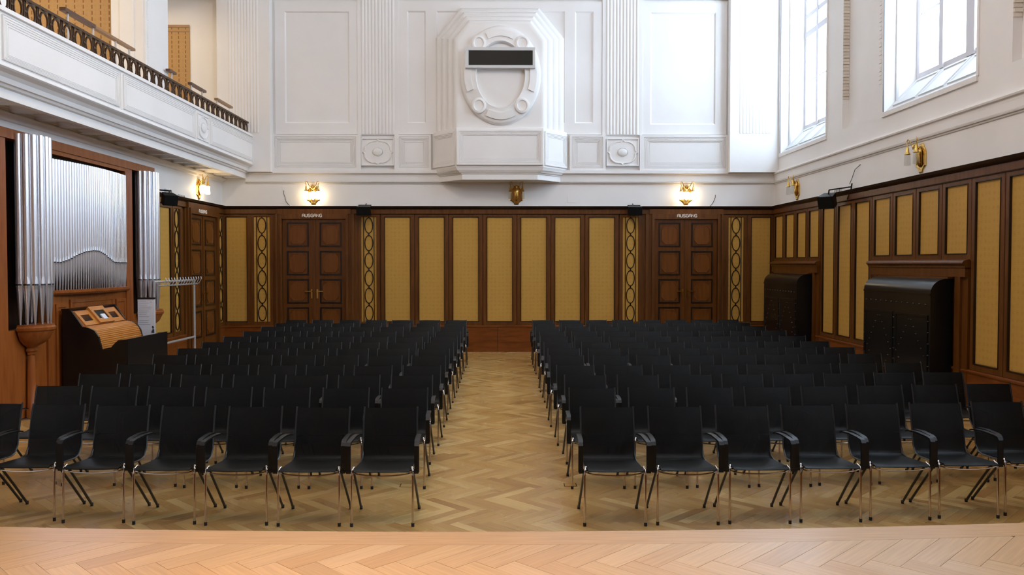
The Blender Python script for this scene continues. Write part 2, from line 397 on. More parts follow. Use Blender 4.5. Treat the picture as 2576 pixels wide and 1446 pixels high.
# ---- back wall: body
wb = struct('wall_back')
MB().box(-10.7, 7.3, YB, YB+.3, 0, 10.3).build('wall_body', WHITE, wb, (0, 0, 0))
def stepped(fr, a, b, c, e, D, lev=4, st=.035, din=.012, name='wall_panel', m=WHITE, parent=None, margin=0.0):
    """flat slab a..b x c..e standing D proud of the wall with a recessed stepped panel in it"""
    L_ = [(a, b, c, e, 0), (a, b, c, e, D)]; x = margin
    d = D
    for k in range(lev):
        for o_, q_ in ((0, 0), (.003, -.018), (.011, -.018), (.014, -din*.45)): L_.append((a+x+o_, b-x-o_, c+x+o_, e-x-o_, d+q_))
        d -= din*.45; x += st
    return MB(fr).rects(L_).build(name, m, parent if parent is not None else wb)
def sunk(fr, outer, inner, D, dep, name, parent, m=WHITE, bev=.03):
    a, b, c, e = outer; i, j, k, l = inner
    return MB(fr).rects([(a, b, c, e, 0), (a, b, c, e, D), (i, j, k, l, D), (i+bev, j-bev, k+bev, l-bev, D-dep)]).build(name, m, parent)
# pilasters and panels of the upper back wall
ZF0, ZF1 = bz(436), bz(342)             # frieze of low panels
ZT = bz(6)
MB(FB).box(bx(692), bx(1828), ZT, ZT+.10, 0, .07).box(bx(692), bx(1828), ZT+.10, 8.60, 0, .11).box(XL, XR, 8.60, 8.72, 0, .34).build('crown_moulding', WHITE, wb)
for a, b, f0, f1 in ((XL, bx(692), bx(590), bx(665)), (bx(1828), XR, bx(1850), bx(1931))):
    MB(FB).box(a, b, ZF0, 8.6, 0, .26).build('corner_pier', WHITE, wb)
    r = MB(FB)
    nn = 10; w = (f1-f0)/nn
    for k in range(nn):
        c0 = f0+k*w
        r.loops([[(c0+w*.08, z, .26), (c0+w*.25, z, .26+.008), (c0+w*.5, z, .26+.012), (c0+w*.75, z, .26+.008), (c0+w*.92, z, .26)] for z in (bz(340), bz(12))], close=False, cap1=False, cap0=False)
    r.build('reeding', WHITE, wb, smooth=60)
for f0, f1 in ((bx(912), bx(996)), (bx(1522), bx(1605))):
    MB(FB).rects([(f0-.08, f1+.08, bz(342), bz(0), 0), (f0-.08, f1+.08, bz(342), bz(0), .05)]).build('pilaster', WHITE, wb)
    r = MB(FB); nn = 10; w = (f1-f0)/nn
    for k in range(nn):
        c0 = f0+k*w
        r.loops([[(c0+w*.06, z, .05), (c0+w*.2, z, .05+.010), (c0+w*.5, z, .05+.016), (c0+w*.8, z, .05+.010), (c0+w*.94, z, .05)] for z in (bz(340), bz(5))], close=False, cap1=False)
    r.build('reeding', WHITE, wb, smooth=60)
sunk(FB, (bx(692)+.06, bx(905), bz(340), bz(12)), (bx(723), bx(883), bz(313), bz(37)), .035, .03, 'wall_panel', wb)
sunk(FB, (bx(1612), bx(1828)-.03, bz(340), bz(12)), (bx(1634), bx(1797), bz(315), bz(37)), .035, .03, 'wall_panel', wb)
sunk(FB, (bx(1004), bx(1090), bz(340), bz(12)), (bx(1027), bx(1073), bz(312), bz(35)), .035, .03, 'wall_panel', wb)
sunk(FB, (bx(1432), bx(1513), bz(340), bz(12)), (bx(1445), bx(1491), bz(312), bz(35)), .035, .03, 'wall_panel', wb)
sunk(FB, (bx(1090), bx(1432), bz(340), bz(12)), (bx(1100), bx(1420), bz(312), bz(35)), .035, .03, 'wall_panel', wb)
for a, b in ((692, 905), (1001, 1086), (1432, 1520), (1613, 1828)):
    stepped(FB, bx(a), bx(b), bz(430), bz(342), .10, 5, .03, .016, parent=wb, margin=.05)
MB(FB).box(bx(692), bx(1828), ZF0-.02, bz(430), 0, .12).build('frieze_base', WHITE, wb)
def rosette(fr, cs, cz, hw, hh, D, parent):
    """square tablet with a raised ogee quatrefoil and a beaded oval boss"""
    m_ = MB(fr).rects([(cs-hw, cs+hw, cz-hh, cz+hh, 0), (cs-hw, cs+hw, cz-hh, cz+hh, D), (cs-hw+.02, cs+hw-.02, cz-hh+.02, cz+hh-.02, D), (cs-hw+.03, cs+hw-.03, cz-hh+.03, cz+hh-.03, D-.03)])
    t = m_.build('tablet', WHITE, parent)
    def out(k, d):
        pts = []
        for q in range(4):
            for j in range(20):
                u = j/20; ang = q*PI/2 + u*PI/2
                r = .80 + .15*math.sin(PI*u)**.8 + .20*math.exp(-(min(u, 1-u)/.055)**2)
                pts.append((cs+k*hw*.97*r*math.cos(ang), cz+k*hh*.97*r*math.sin(ang), d))
        return pts
    MB(fr).loops([out(1, D-.03), out(.97, D+.005), out(.90, D+.005), out(.87, D-.012)]).build('quatrefoil', WHITE, t, wloc(t))
    b = MB(fr)
    rr = lambda k, d: [(cs+k*.11*math.cos(2*PI*i/24), cz+k*.085*math.sin(2*PI*i/24), d) for i in range(24)]
    b.loops([rr(1, D-.01), rr(.98, D+.005), rr(.8, D+.012), rr(.5, D+.018), rr(.15, D+.02)])
    for i in range(28):
        a = 2*PI*i/28; x, z = cs+.122*math.cos(a), cz+.097*math.sin(a)
        b.loops([[(x+q*math.cos(h), z+q*math.sin(h), D-.012+e) for h in (0, PI*.4, PI*.8, PI*1.2, PI*1.6)] for q, e in ((.010, 0), (.009, .01), (.004, .015))])
    b.build('beaded_boss', WHITE, t, wloc(t), smooth=40)
rosette(FB, (bx(912)+bx(995))/2, bz(385), .385, .32, .10, wb)
rosette(FB, (bx(1522)+bx(1607))/2, bz(385), .385, .32, .10, wb)
for a, b in ((905, 912), (995, 1001), (1520, 1522), (1607, 1613)): MB(FB).box(bx(a), bx(b), bz(430), bz(342), 0, .10).build('frieze_stile', WHITE, wb)
# cornice round the room above the panelling: two mouldings
def mould(fr, s0, s1, prof, name, m, parent, caps=True):
    return MB(fr).loops([[(s, z, d) for z, d in prof] for s in (s0, s1)], close=True, cap0=True, cap1=True).build(name, m, parent)
UP = [(4.13, 0), (4.13, .05), (4.18, .055), (4.19, .09), (4.215, .10), (4.225, .08), (4.235, .05), (4.26, .045), (4.265, 0)]
LO = [(3.96, 0), (3.965, .02), (3.98, .03), (3.99, .015), (3.995, .05), (4.015, .06), (4.02, .04), (4.03, .05), (4.13, .05), (4.13, 0)]
for pr in (UP, LO):
    mould(FB, -6.05, XR, pr, 'cornice_moulding', WHITE, wb)
# ---- right wall with windows
wr = struct('wall_right')
bb = MB().box(XR, XR+.75, YS0, YB, 0, WZ0)                       # below the windows
bb.box(XR, XR+.75, YS0, YB, WZ1, 10.3)
bb.build('wall_body', WHITE, wr, (0, 0, 0))
ys = [YS0] + [v for ab in sorted(WINY) for v in ab] + [YB]
for i in range(0, len(ys), 2):
    a, b = ys[i], ys[i+1]
    if 2 < b-a < 3:                                             # pier with a sunk panel
        r0, r1 = a+1.01, a+1.72
        q = MB().box(XR+.12, XR+.75, a, b, WZ0, WZ1)
        q.box(XR, XR+.12, a, r0, WZ0, WZ1).box(XR, XR+.12, r1, b, WZ0, WZ1)
        q.build('window_pier', WHITE, wr, (0, 0, 0))
        e = MB()
        for k in range(70): e.box(XR+.004, XR+.115, r1-.012-.01*(k % 2), r1, 5.2+k*.06, 5.2+k*.06+.045)
        e.build('egg_moulding', BEIGE, wr, (0, 0, 0))
        e = MB()
        for k in range(60): e.box(XR-.008-.006*(k % 2), XR, a+.08, a+.17, 5.15+k*.07, 5.15+k*.07+.055)
        e.build('egg_moulding', WHITE, wr, (0, 0, 0))
    else:
        MB().box(XR, XR+.75, a, b, WZ0, WZ1).build('window_pier', WHITE, wr, (0, 0, 0))
for pr in (UP, LO): mould(FR, YS0, YB-.02, [(z, d*.8) for z, d in pr], 'cornice_moulding', WHITE, wr)
for i, (a, b) in enumerate(WINY):
    wn_ = struct('window_%d' % (i+1), (XR+.5, (a+b)/2, WZ0))
    GX = XR+.55
    # sloping sill with three sunk panels
    MB().prism([(XR-.0, WZ0), (GX+.1, WZ0), (GX+.1, WZG+.02), (GX, WZG)], a, b, lambda u, v, w: (u, w, v)).build('sill', WINWHITE, wn_)
    sl = Vector((GX-XR, 0, WZG-WZ0)); Ls = sl.length; sl.normalize(); nr = Vector((-sl.z, 0, sl.x))
    def FS(s, t, d): v = Vector((XR, s, WZ0)) + sl*t + nr*d; return tuple(v)
    for k in range(3):
        p0 = a+.12+(b-a-.24)*k/3+.05; p1 = a+.12+(b-a-.24)*(k+1)/3-.05
        MB(FS).rects([(p0, p1, .12, Ls-.08, 0), (p0, p1, .12, Ls-.08, .02), (p0+.03, p1-.03, .15, Ls-.11, .02), (p0+.04, p1-.04, .16, Ls-.12, .003)]).build('sill_panel', WINWHITE, wn_)
    MB().box(XR-.03, XR+.03, a-.03, b+.03, WZ0-.07, WZ0+.005).build('sill_edge', WHITE, wn_)
    # casing round the opening
    cs = MB(); cs.box(XR-.018, XR+.001, a-.05, a-.001, WZ0, WZ1+.05).box(XR-.018, XR+.001, b+.001, b+.05, WZ0, WZ1+.05).box(XR-.018, XR+.001, a, b, WZ1+.001, WZ1+.05)
    cs.build('casing', WHITE, wn_)
    MB().box(XR-.014, XR+.004, b-.010, b-.0005, WZ0+.02, WZ1).build('edge_bead', EDGE, wn_)
    # second casement post on the reveal
    MB().box(XR+.2, XR+.24, b-.03, b, WZ0+.2, WZ1).box(XR+.2, XR+.24, a, a+.03, WZ0+.2, WZ1).build('reveal_stop', WINWHITE, wn_)
    fr_ = MB()
    fr_.box(GX+.001, GX+.09, a+.001, a+.10, WZG-.02, WZ1).box(GX+.001, GX+.09, b-.10, b-.001, WZG-.02, WZ1).box(GX+.002, GX+.088, a+.10, b-.10, WZG-.02, WZG+.08).box(GX+.002, GX+.088, a+.10, b-.10, WZ1-.1, WZ1)
    fr_.build('frame', WINFR, wn_)
    posts = [(b-.82, .12), (b-1.66, .22)]
    edges = [b-.10]
    for pc, pw in posts:
        MB().box(GX-.02, GX+.09, pc-pw/2, pc+pw/2, WZG, WZ1).build('mullion', WINFR, wn_)
        edges += [pc+pw/2, pc-pw/2]
    edges.append(a+.10)
    for z, hgt in ((7.34, .13), (7.75, .10)):
        MB().box(GX-.015, GX+.085, a+.1, b-.1, z-hgt/2, z+hgt/2).build('transom', WINFR, wn_)
    zz = [WZG+.08, 6.27, 7.275, 7.405, 7.70, 7.80, WZ1-.1]
    for k in range(0, len(edges), 2):
        e1, e0 = edges[k], edges[k+1]
        for z0, z1 in ((zz[0], zz[1]), (zz[1], zz[2]), (zz[3], zz[4]), (zz[5], zz[6])):
            if e1-e0 > .9:
                mid = (e0+e1)/2; sp = [(e0, mid-.03), (mid+.03, e1)]
                MB().box(GX, GX+.07, mid-.03, mid+.03, z0, z1).build('glazing_bar', WINFR, wn_)
            else: sp = [(e0, e1)]
            for q0, q1 in sp:
                pn = MB().box(GX+.035, GX+.041, q0, q1, z0, z1).build('pane', GLASS, wn_)
        MB().box(GX+.025, GX+.05, e0, e1, 6.255, 6.285).build('lead_bar', GREY, wn_)
# ---- balcony
bal = struct('balcony', (-6.2, 12, 4.08))
prof = [(4.20, -.79), (4.20, -.26), (4.08, -.26), (4.08, -.20), (4.20, -.20), (4.21, -.16), (4.24, -.14), (4.245, -.11), (4.27, -.10), (4.30, -.09), (4.34, -.05), (4.37, .01), (4.385, .03), (4.40, .03), (4.41, 0), (5.02, 0), (5.02, .035), (5.07, .035), (5.07, -.30), (4.9, -.30), (4.9, -4.7), (4.3, -4.7), (4.3, -.79)]
mould(FP, YS0, YB, prof, 'parapet', WHITE, bal)
PAN = [(9.84, 12.80), (12.93, 15.92), (16.75, 19.67), (6.2, 9.05), (3.1, 6.1)]
for a, b in PAN:
    m_ = MB(FP); rr = []
    # shallow stepped panel standing proud by its rim
    d = .022; x = 0; rr.append((a, b, 4.46, 4.98, 0)); 
    for k in range(5):
        for o_, q_ in ((0, 0), (.002, -.010), (.009, -.010), (.011, -.0025)): rr.append((a+x+o_, b-x-o_, 4.46+x*.6+o_, 4.98-x-o_, d+q_))
        d -= .0025; x += .028
    m_.rects(rr).build('parapet_panel', WHITE, bal)
for c in (16.335, 9.45): rosette(FP, c, 4.72, .30, .25, .022, bal)
for y in (12.865, 15.97, 16.70): MB(FP).box(y-.01, y+.01, 4.44, 5.0, 0, .012).build('parapet_stile', WHITE, bal)
for k in range(17):                                                # sunk panels of the soffit
    c = 19.35-k*.6
    def FU(s, t, d): return (-6.62+t, s, 4.20-d)
    rr = [(c-.298, c+.298, .01, .53, 0), (c-.298, c+.298, .01, .53, .112)]; d = .112
    for q in range(6): rr += [(c-.25+q*.012, c+.25-q*.042, .07+q*.02, .48-q*.02, d)]; d -= .017; rr += [(c-.249+q*.012, c+.249-q*.042, .071+q*.02, .479-q*.02, d)]
    MB(FU).rects(rr).build('soffit_panel', CEIL, bal)
mould(FL, YS0, YB, [(3.98, 0), (3.99, .03), (4.03, .05), (4.05, .09), (4.08, .10), (4.08, 0)], 'soffit_moulding', WHITE, bal)
rail = thing('balcony_railing', (-5.95, 12, 5.07), 'dark bronze railing of rings and bars along the top of the white balcony parapet', 'railing')
XRL = -5.93
MB().box(XRL-.035, XRL+.035, 2.0, 19.66, 5.335, 5.37).build('top_rail', BRONZE, rail)
MB().box(XRL-.02, XRL+.02, 2.0, 19.66, 5.07, 5.09).build('bottom_rail', BRONZE, rail)
rg = MB(); rings = []
for i in range(17):
    a = 2*PI*i/16; rings.append([(XRL+dx, .098*math.cos(a)*k, 5.2125+.118*math.sin(a)*k) for dx, k in ((-.012, 1), (.012, 1), (.012, .84), (-.012, .84))])
rg.loops(rings, cap1=False)
ring0 = rg.build('ring', BRONZE, rail, (XRL, 0, 5.2125)); base0 = ring0.location.copy()
bar0 = MB().box(XRL-.010, XRL+.010, .122, .138, 5.09, 5.335).box(XRL-.010, XRL+.010, .155, .171, 5.09, 5.335).box(XRL-.016, XRL+.016, .118, .176, 5.20, 5.225).build('baluster', BRONZE, rail, (XRL, 0, 5.07)); bb0 = bar0.location.copy()
ny = 0
for k in range(36):
    yy = 19.40 - k*.292
    r_, b_ = (ring0, bar0) if k == 0 else (copy_child(ring0, rail), copy_child(bar0, rail))
    r_.location = (base0.x, base0.y + yy, base0.z); b_.location = (bb0.x, bb0.y + yy, bb0.z)
# wooden handrails on posts above the balcony steps
def handrail(y0, y1, z, posts, label, x, m=RAILW, dark_until=None):
    t = thing('balcony_handrail', (x, (y0+y1)/2, 4.9), label, 'handrail')
    if dark_until:
        MB().box(x-.045, x+.045, y0, dark_until, z, z+.05).build('rail', RAILD, t)
        MB().box(x-.04, x+.04, dark_until+.01, y1, z-.0, z+.04).build('rail', RAILW, t)
    else: MB().box(x-.04, x+.04, y0, y1, z, z+.045).build('rail', m, t)
    for p in posts: MB().tube([(x, p, 4.9), (x, p, z)], .017, 8).build('post', PLATEM, t)
    return t
handrail(12.2, 14.5, 5.73, (12.35, 13.1, 13.85, 14.35), 'long wooden handrail on pale posts above the balcony railing, half dark half tan', -6.35, dark_until=13.1)
handrail(16.4, 16.75, 5.83, (16.6,), 'short dark wooden handrail just beyond the white balcony pier', -6.52, RAILD)
handrail(16.82, 17.65, 5.66, (16.9, 17.5), 'brown wooden handrail in front of the narrow gold fabric on the balcony', -6.25, RAILD)
handrail(18.2, 19.2, 5.62, (18.25,), 'tan wooden handrail at the far end of the balcony beside the fluted pilaster', -6.2)

# ================================================================== PANELLING
def wains_base(fr, name, s0, s1, doors):
    t = struct(name, fr(s0, 0, 0))
    cur = s0; segs = []
    for a, b in doors:
        segs.append((cur, a)); cur = b
    segs.append((cur, s1))
    for a, b in segs:
        if b-a < .05: continue
        MB(fr).box(a, b, 0, .60, 0, .055).build('plinth', PLINTH, t)
        mould(fr, a, b, [(.58, .03), (.59, .07), (.615, .075), (.63, .05), (.63, .03)], 'plinth_moulding', PLINTH, t)
        MB(fr).box(a, b, .60, 3.26, 0, .012).build('backing_board', WOOD, t)
    MB(fr).box(s0, s1, 3.255, ZW, 0, .055).build('frieze_rail', WOOD, t)
    mould(fr, s0, s1, [(3.365, 0), (3.365, .06), (3.385, .075), (3.40, .11), (3.44, .125), (3.44, 0)], 'cornice', DARKW, t)
    mould(fr, s0, s1, [(3.245, .03), (3.245, .062), (3.262, .066), (3.262, .03)], 'frieze_bead', DARKW, t)
    return t
def panel(fr, t, a, b, z0=.63, z1=3.25, fw=.085, g=.007):
    """framed panel: oak frame, dark inner fillet, gold damask field"""
    a += g; b -= g; i, j, k, l = a+fw, b-fw, z0+fw, z1-.055
    f = MB(fr).rects([(a, b, z0, z1, .01), (a, b, z0, z1, .045), (a+.008, b-.008, z0+.008, z1-.008, .05), (i, j, k, l, .05), (i+.006, j-.006, k+.006, l-.006, .030)], cap1=False).build('panel_frame', WOOD, t)
    MB(fr).rects([(i, j, k, l, .052), (i-.001, j+.001, k-.001, l+.001, .056), (i+.012, j-.012, k+.012, l-.012, .056), (i+.016, j-.016, k+.016, l-.016, .024)], cap1=False).build('panel_fillet', DARKW, t)
    MB(fr).rects([(i+.01, j-.01, k+.01, l-.01, .012), (i+.01, j-.01, k+.01, l-.01, .024), (i+.03, j-.03, k+.03, l-.03, .027)]).build('fabric_panel', GOLD, t)
def strip_panel(fr, t, a, b, z0=.63, z1=3.25):
    """ornamental strip: gold ground, two dark bars and six dark oval rings"""
    c = (a+b)/2; k, l = z0+.085, z1-.055
    MB(fr).rects([(a-.075, b+.075, z0, z1, .01), (a-.075, b+.075, z0, z1, .05), (a, b, k, l, .05), (a+.006, b-.006, k+.006, l-.006, .028)], cap1=False).build('panel_frame', WOOD, t)
    st = MB(fr).box(a, b, k, l, .010, .022).build('fabric_strip', GOLD, t)
    for s_ in (-1, 1): MB(fr).box(c+s_*.122-.008, c+s_*.122+.008, k, l, .022, .036).build('bar', DARKW, t)
    n_ = 6; ph = (l-k)/n_
    for q in range(n_):
        zc = k+ph*(q+.5); rr = []
        for i in range(25):
            an = 2*PI*i/24; rr.append([(c+(.103+e)*math.cos(an), zc+(ph/2-.018+e)*math.sin(an), d) for e, d in ((0, .022), (0, .038), (-.020, .038), (-.020, .022))])
        MB(fr).loops(rr, cap1=False).box(c-.012, c+.012, zc+ph/2-.02, zc+ph/2+.02, .022, .04).build('oval_ring', DARKW, t, smooth=50)
# back wall panelling, named trim_1
D1 = (bx(683)+.07, bx(910)-.07); D2 = (bx(1606)+.07, bx(1832)-.07)
t1 = wains_base(FB, 'trim_1', XL+.005, XR-.005, [D1, D2])
panel(FB, t1, bx(563), bx(636))
strip_panel(FB, t1, bx(642), bx(683)); strip_panel(FB, t1, bx(910), bx(949)); strip_panel(FB, t1, bx(1566), bx(1606)); strip_panel(FB, t1, bx(1832), bx(1871))
for k in range(7): panel(FB, t1, bx(958.5+85.35*k), bx(958.5+85.35*(k+1)))
panel(FB, t1, bx(1879), bx(1949))
MB(FB).box(bx(1252)-.004, bx(1252)+.004, .02, .58, .05, .057).build('plinth_joint', DARKW, t1)
# right wall panelling, trim_2
t2 = wains_base(FR, 'trim_2', 5.0, YB-.06, [])
RP = .7765
s = YB-.10; cnt = 0; bays = []
bounds = [19.70] + [16.77]  # niche bay 1
def short_bay(y0, y1, t):
    w = (y1-y0)/4
    for k in range(4): panel(FR, t, y0+k*w, y0+(k+1)*w, z0=2.13)
    n0, n1 = y0+.02, y1-.02
    mould(FR, n0, n1, [(2.145, 0), (2.145, .07), (2.13, .13), (2.11, .15), (2.09, .155), (2.07, .13), (2.05, .12), (2.03, .12), (2.03, 0)], 'niche_cornice', WOOD, t)
    MB(FR).box(n0+.02, n1-.02, 1.90, 2.03, 0, .105).build('niche_lintel', WOOD, t)
    for a, b, d in ((n0+.02, n0+.16, .061), (n0+.16, n0+.30, .095), (n1-.16, n1-.02, .061), (n1-.30, n1-.16, .095)):
        MB(FR).box(a, b, 0, 1.90, 0, d).build('niche_stile', WOODD, t)
short_bay(16.77, 19.68, t2); short_bay(11.35, 14.43, t2); short_bay(5.95, 9.03, t2)
for base in (14.43, 9.03):
    for k in range(3): panel(FR, t2, base+k*.78, base+(k+1)*.78 - (.015 if k == 2 else 0))
# left wall panelling, trim_3
DL = (17.33, 19.34)
t3 = wains_base(FL, 'trim_3', 15.5, YB-.06, [DL])
panel(FL, t3, 15.70, 16.68); strip_panel(FL, t3, 16.77, 17.10); strip_panel(FL, t3, 19.42, 19.68)
t4 = wains_base(FL, 'trim_4', 7.0, 10.70, [])
for k in range(4): panel(FL, t4, 7.05+k*.9, 7.95+k*.9)

# ---- doors
def stroke_letters(fr, text, s0, z0, hgt, w, d0, d1, mirror=False):
    G = {'A': [[(0, 0), (0, .55), (.12, .88), (.32, 1), (.55, 1), (.75, .88), (.8, .7), (.8, 0)], [(0, .42), (.8, .42)]],
         'U': [[(0, 1), (0, .3), (.12, .08), (.3, 0), (.5, 0), (.7, .08), (.8, .3), (.8, 1)]],
         'S': [[(.78, .86), (.6, 1), (.25, 1), (.05, .85), (.05, .65), (.25, .53), (.55, .48), (.75, .36), (.76, .16), (.58, 0), (.2, 0), (0, .13)]],
         'G': [[(.78, .85), (.6, 1), (.25, 1), (.05, .85), (0, .5), (.05, .15), (.25, 0), (.6, 0), (.78, .15), (.78, .48), (.42, .48)]],
         'N': [[(0, 0), (0, 1), (.8, 0), (.8, 1)]]}
    adv = w; out = []
    for i, ch in enumerate(text):
        m_ = MB(fr)
        for st in G[ch]:
            pts = []
            for u, v in st:
                u_ = (s0 + (i*1.0)*adv + u*adv*.95) if not mirror else (s0 - (i*1.0)*adv - u*adv*.95)
                pts.append((u_, z0+v*hgt))
            m_.ribbon(pts, hgt*.24, d0, d1, lambda a, b, c: (a, b, c))
        out.append(m_)
    return out
def door(fr, idx, c0, c1, jl, jr, flip=False):
    """double door: two leaves of four octagon-panelled fields, stepped casing, lever handles"""
    t = struct('door_%d' % idx, fr((c0+c1)/2, 0, 0)); Zt = 3.14
    MB(fr).box(jl, jr, 0, 3.26, 0, .012).build('backing_board', WOODD, t)
    # stepped casings either side
    for a, b, sg in ((jl, c0, 1), (c1, jr, -1)):
        m_ = MB(fr); w = b-a
        cuts = [0, .30, .52, .80, 1.0]; dd = [.05, .10, .075, .115]
        for q in range(4):
            x0, x1 = (a+cuts[q]*w, a+cuts[q+1]*w) if sg > 0 else (b-cuts[q+1]*w, b-cuts[q]*w)
            m_.box(x0, x1, 0 if q else 0, 3.255, 0, dd[q])
        m_.build('casing', WOOD, t)
    MB(fr).box(c0-.02, c1+.02, Zt, 3.255, 0, .10).build('lintel', WOOD, t)
    MB(fr).box(c0-.12, c1+.12, 3.255, ZW, 0, .10).build('frieze_block', WOOD, t)
    mid = (c0+c1)/2
    for a, b, inner in ((c0+.01, mid-.003, 1), (mid+.003, c1-.01, 0)):
        lf = MB(fr).box(a, b, .01, Zt-.01, .012, .05).build('door_leaf', WOODD, t)
        tmp = MB(fr)
        st = .115; sti = .145
        pa, pb = (a+st, b-sti) if inner else (a+sti, b-st)
        tops = [3.055, 2.405, 1.735, 1.065, .40]
        tops = [bz(562), bz(633), bz(703.5), bz(774)]; hs = bz(562)-bz(619)
        for q, zt in enumerate(tops):
            z1, z0 = zt, zt-hs
            pn = MB(fr).rects([(pa-.02, pb+.02, z0-.02, z1+.02, .05), (pa-.02, pb+.02, z0-.02, z1+.02, .062), (pa+.012, pb-.012, z0+.012, z1-.012, .062), (pa+.016, pb-.016, z0+.016, z1-.016, .051)], cap1=False).build('panel_moulding', DARKW, lf, wloc(t))
            cx, cz, hw, hh = (pa+pb)/2, (z0+z1)/2, (pb-pa)/2*.80, (z1-z0)/2*.84; ch = .42
            octo = lambda k, d: [(cx+u*hw*k, cz+v*hh*k, d) for u, v in ((-1, -1+ch), (-1+ch, -1), (1-ch, -1), (1, -1+ch), (1, 1-ch), (1-ch, 1), (-1+ch, 1), (-1, 1-ch))]
            MB(fr).loops([octo(1, .050), octo(.985, .064), octo(.95, .064), octo(.93, .056)]).build('octagon_panel', OCTW, lf, wloc(t))
        hx = (b-.065) if inner else (a+.065); sg = -1 if inner else 1; zh = bz(732)
        h = MB(fr).box(hx-.02, hx+.02, zh-.17, zh+.05, .05, .06)
        h.box(hx-.012, hx+.012, zh-.012, zh+.012, .06, .115)
        h.box(min(hx, hx+sg*.15), max(hx, hx+sg*.15), zh-.011, zh+.011, .10, .118)
        h.build('door_handle', BRASS, lf, wloc(t))
    MB(fr).box(mid-.022, mid+.022, .01, Zt-.01, .05, .068).build('cover_strip', WOODD, t)
    return t
d1 = door(FB, 1, bx(714), bx(873), D1[0], D1[1])
d2 = door(FB, 2, bx(1645), bx(1804), D2[0], D2[1])
d3 = door(FL, 3, 17.53, 19.17, DL[0], DL[1])
for fr, s0, lab in ((FB, bx(765), 'white AUSGANG lettering above the double door left of the gold panels'),
                    (FB, bx(1702), 'white AUSGANG lettering above the double door beside the far right corner'),
                    (FL, 18.0, 'white AUSGANG lettering above the side door near the lit left wall lamp')):
    ms = stroke_letters(fr, 'AUSGANG', s0, 3.185, .065, .068, .10, .108)
    t = thing('exit_sign', fr(s0+.23, 3.18, .10), lab, 'sign')
    for m_ in ms: m_.build('letter', LETTER, t)

# ================================================================== ORIEL
CX = -.075
ori = thing('oriel', (CX, YB, 3.99), 'white octagonal oriel box with oval cartouche projecting from the centre of the back wall', 'oriel')
def trap(hw_wall, hw_front, pr, z): return [(CX-hw_wall, YB, z), (CX-hw_front, YB-pr, z), (CX+hw_front, YB-pr, z), (CX+hw_wall, YB, z)]
zb = [(4.01, .86, 1.47), (4.13, .86, 1.47), (4.135, .88, 1.50), (4.155, .89, 1.505), (4.165, .92, 1.53), (4.18, .93, 1.545), (4.22, .97, 1.58), (4.27, .99, 1.60), (4.285, 1.0, 1.605)]
MB().loops([trap(w, f, .70*(f/1.0)**.9, z) for z, f, w in zb], cap0=True).build('base_moulding', WHITE, ori)
MB().loops([trap(1.60, .99, .70, 4.285), trap(1.60, .99, .70, 5.17), trap(1.53, .955, .66, 5.19)], cap0=True).build('plinth_box', WHITE, ori)
FO = lambda s, z, d: (s, YB-.70-d, z)
def ringpanel(fr, a, b, c, e, name, parent, m=WHITE, D=.05):
    rr = [(a, b, c, e, 0), (a, b, c, e, D)]; d = D; x = .045
    for k in range(4):
        for o_, q_ in ((0, 0), (.003, -.014), (.010, -.014), (.013, -.007)): rr.append((a+x+o_, b-x-o_, c+x+o_, e-x-o_, d+q_))
        d -= .007; x += .028
    return MB(fr).rects(rr).build(name, m, parent)
ringpanel(FO, CX-.98, CX+.98, 4.33, 5.13, 'front_panel', ori)
for sg in (-1, 1):
    A = Vector((CX+sg*.99, YB-.70, 0)); B = Vector((CX+sg*1.60, YB, 0)); u = (B-A); Lr = u.length; u.normalize(); nv = Vector((u.y*1, -u.x*1, 0)) * (1 if sg > 0 else -1)
    if nv.y > 0: nv = -nv
    FX = (lambda A, u, nv: lambda s, z, d: tuple(A + u*s + nv*d + Vector((0, 0, z))))(A, u, nv)
    ringpanel(FX, .04, Lr-.05, 4.33, 5.11, 'side_panel', ori, D=.03)
# hood with reeded splays
def outl(hw, zt, chx, chz, y, z0=5.17): return [(CX-hw, y, z0), (CX-hw, y, zt-chz), (CX-hw+chx, y, zt), (CX+hw-chx, y, zt), (CX+hw, y, zt-chz), (CX+hw, y, z0)]
NP = 33; rings = []
for i in range(NP):
    t = i/(NP-1)
    hw = 1.50+( .935-1.50)*t; zt = 8.07+(7.50-8.07)*t; chx = .60+(.30-.60)*t; chz = .72+(.38-.72)*t; y = YB-.66*t
    b = .035*abs(math.sin(t*PI*4))**.6 if 0 < t < 1 else 0
    rings.append(outl(hw+b, zt+b, chx, chz, y-b))
MB().loops(rings, close=False, cap1=False).build('reeded_hood', WHITE, ori, smooth=25)
MB().prism([(p[0], p[2]) for p in outl(.935, 7.50, .30, .38, 0)], YB-.66, YB-.55, lambda u, v, w: (u, w, v)).build('niche_face', WHITE, ori)
YF = YB-.66
def ell(cx, cz, rx, rz, y, n=64, a0=0, a1=2*PI): return [(cx+rx*math.cos(a0+(a1-a0)*i/n), y, cz+rz*math.sin(a0+(a1-a0)*i/n)) for i in range(n)]
ecx, ecz = -.06, 6.36
car = MB(); prof = [(.92, 1.12, 0), (.915, 1.115, .05), (.89, 1.09, .085), (.86, 1.05, .10), (.60, .80, .14), (.56, .755, .15), (.545, .74, .13), (.54, .735, .02)]
car.loops([ell(ecx, ecz, a, b, YF-d) for a, b, d in prof], cap1=True); cr = car.build('cartouche_ring', WHITE, ori, smooth=50)
MB().loops([ell(ecx, ecz-.02, .54, .73, YF-.02), ell(ecx, ecz-.02, .50, .69, YF-.035), ell(ecx, ecz-.02, .25, .35, YF-.05)]).build('cartouche_disc', WHITE, ori, smooth=40)
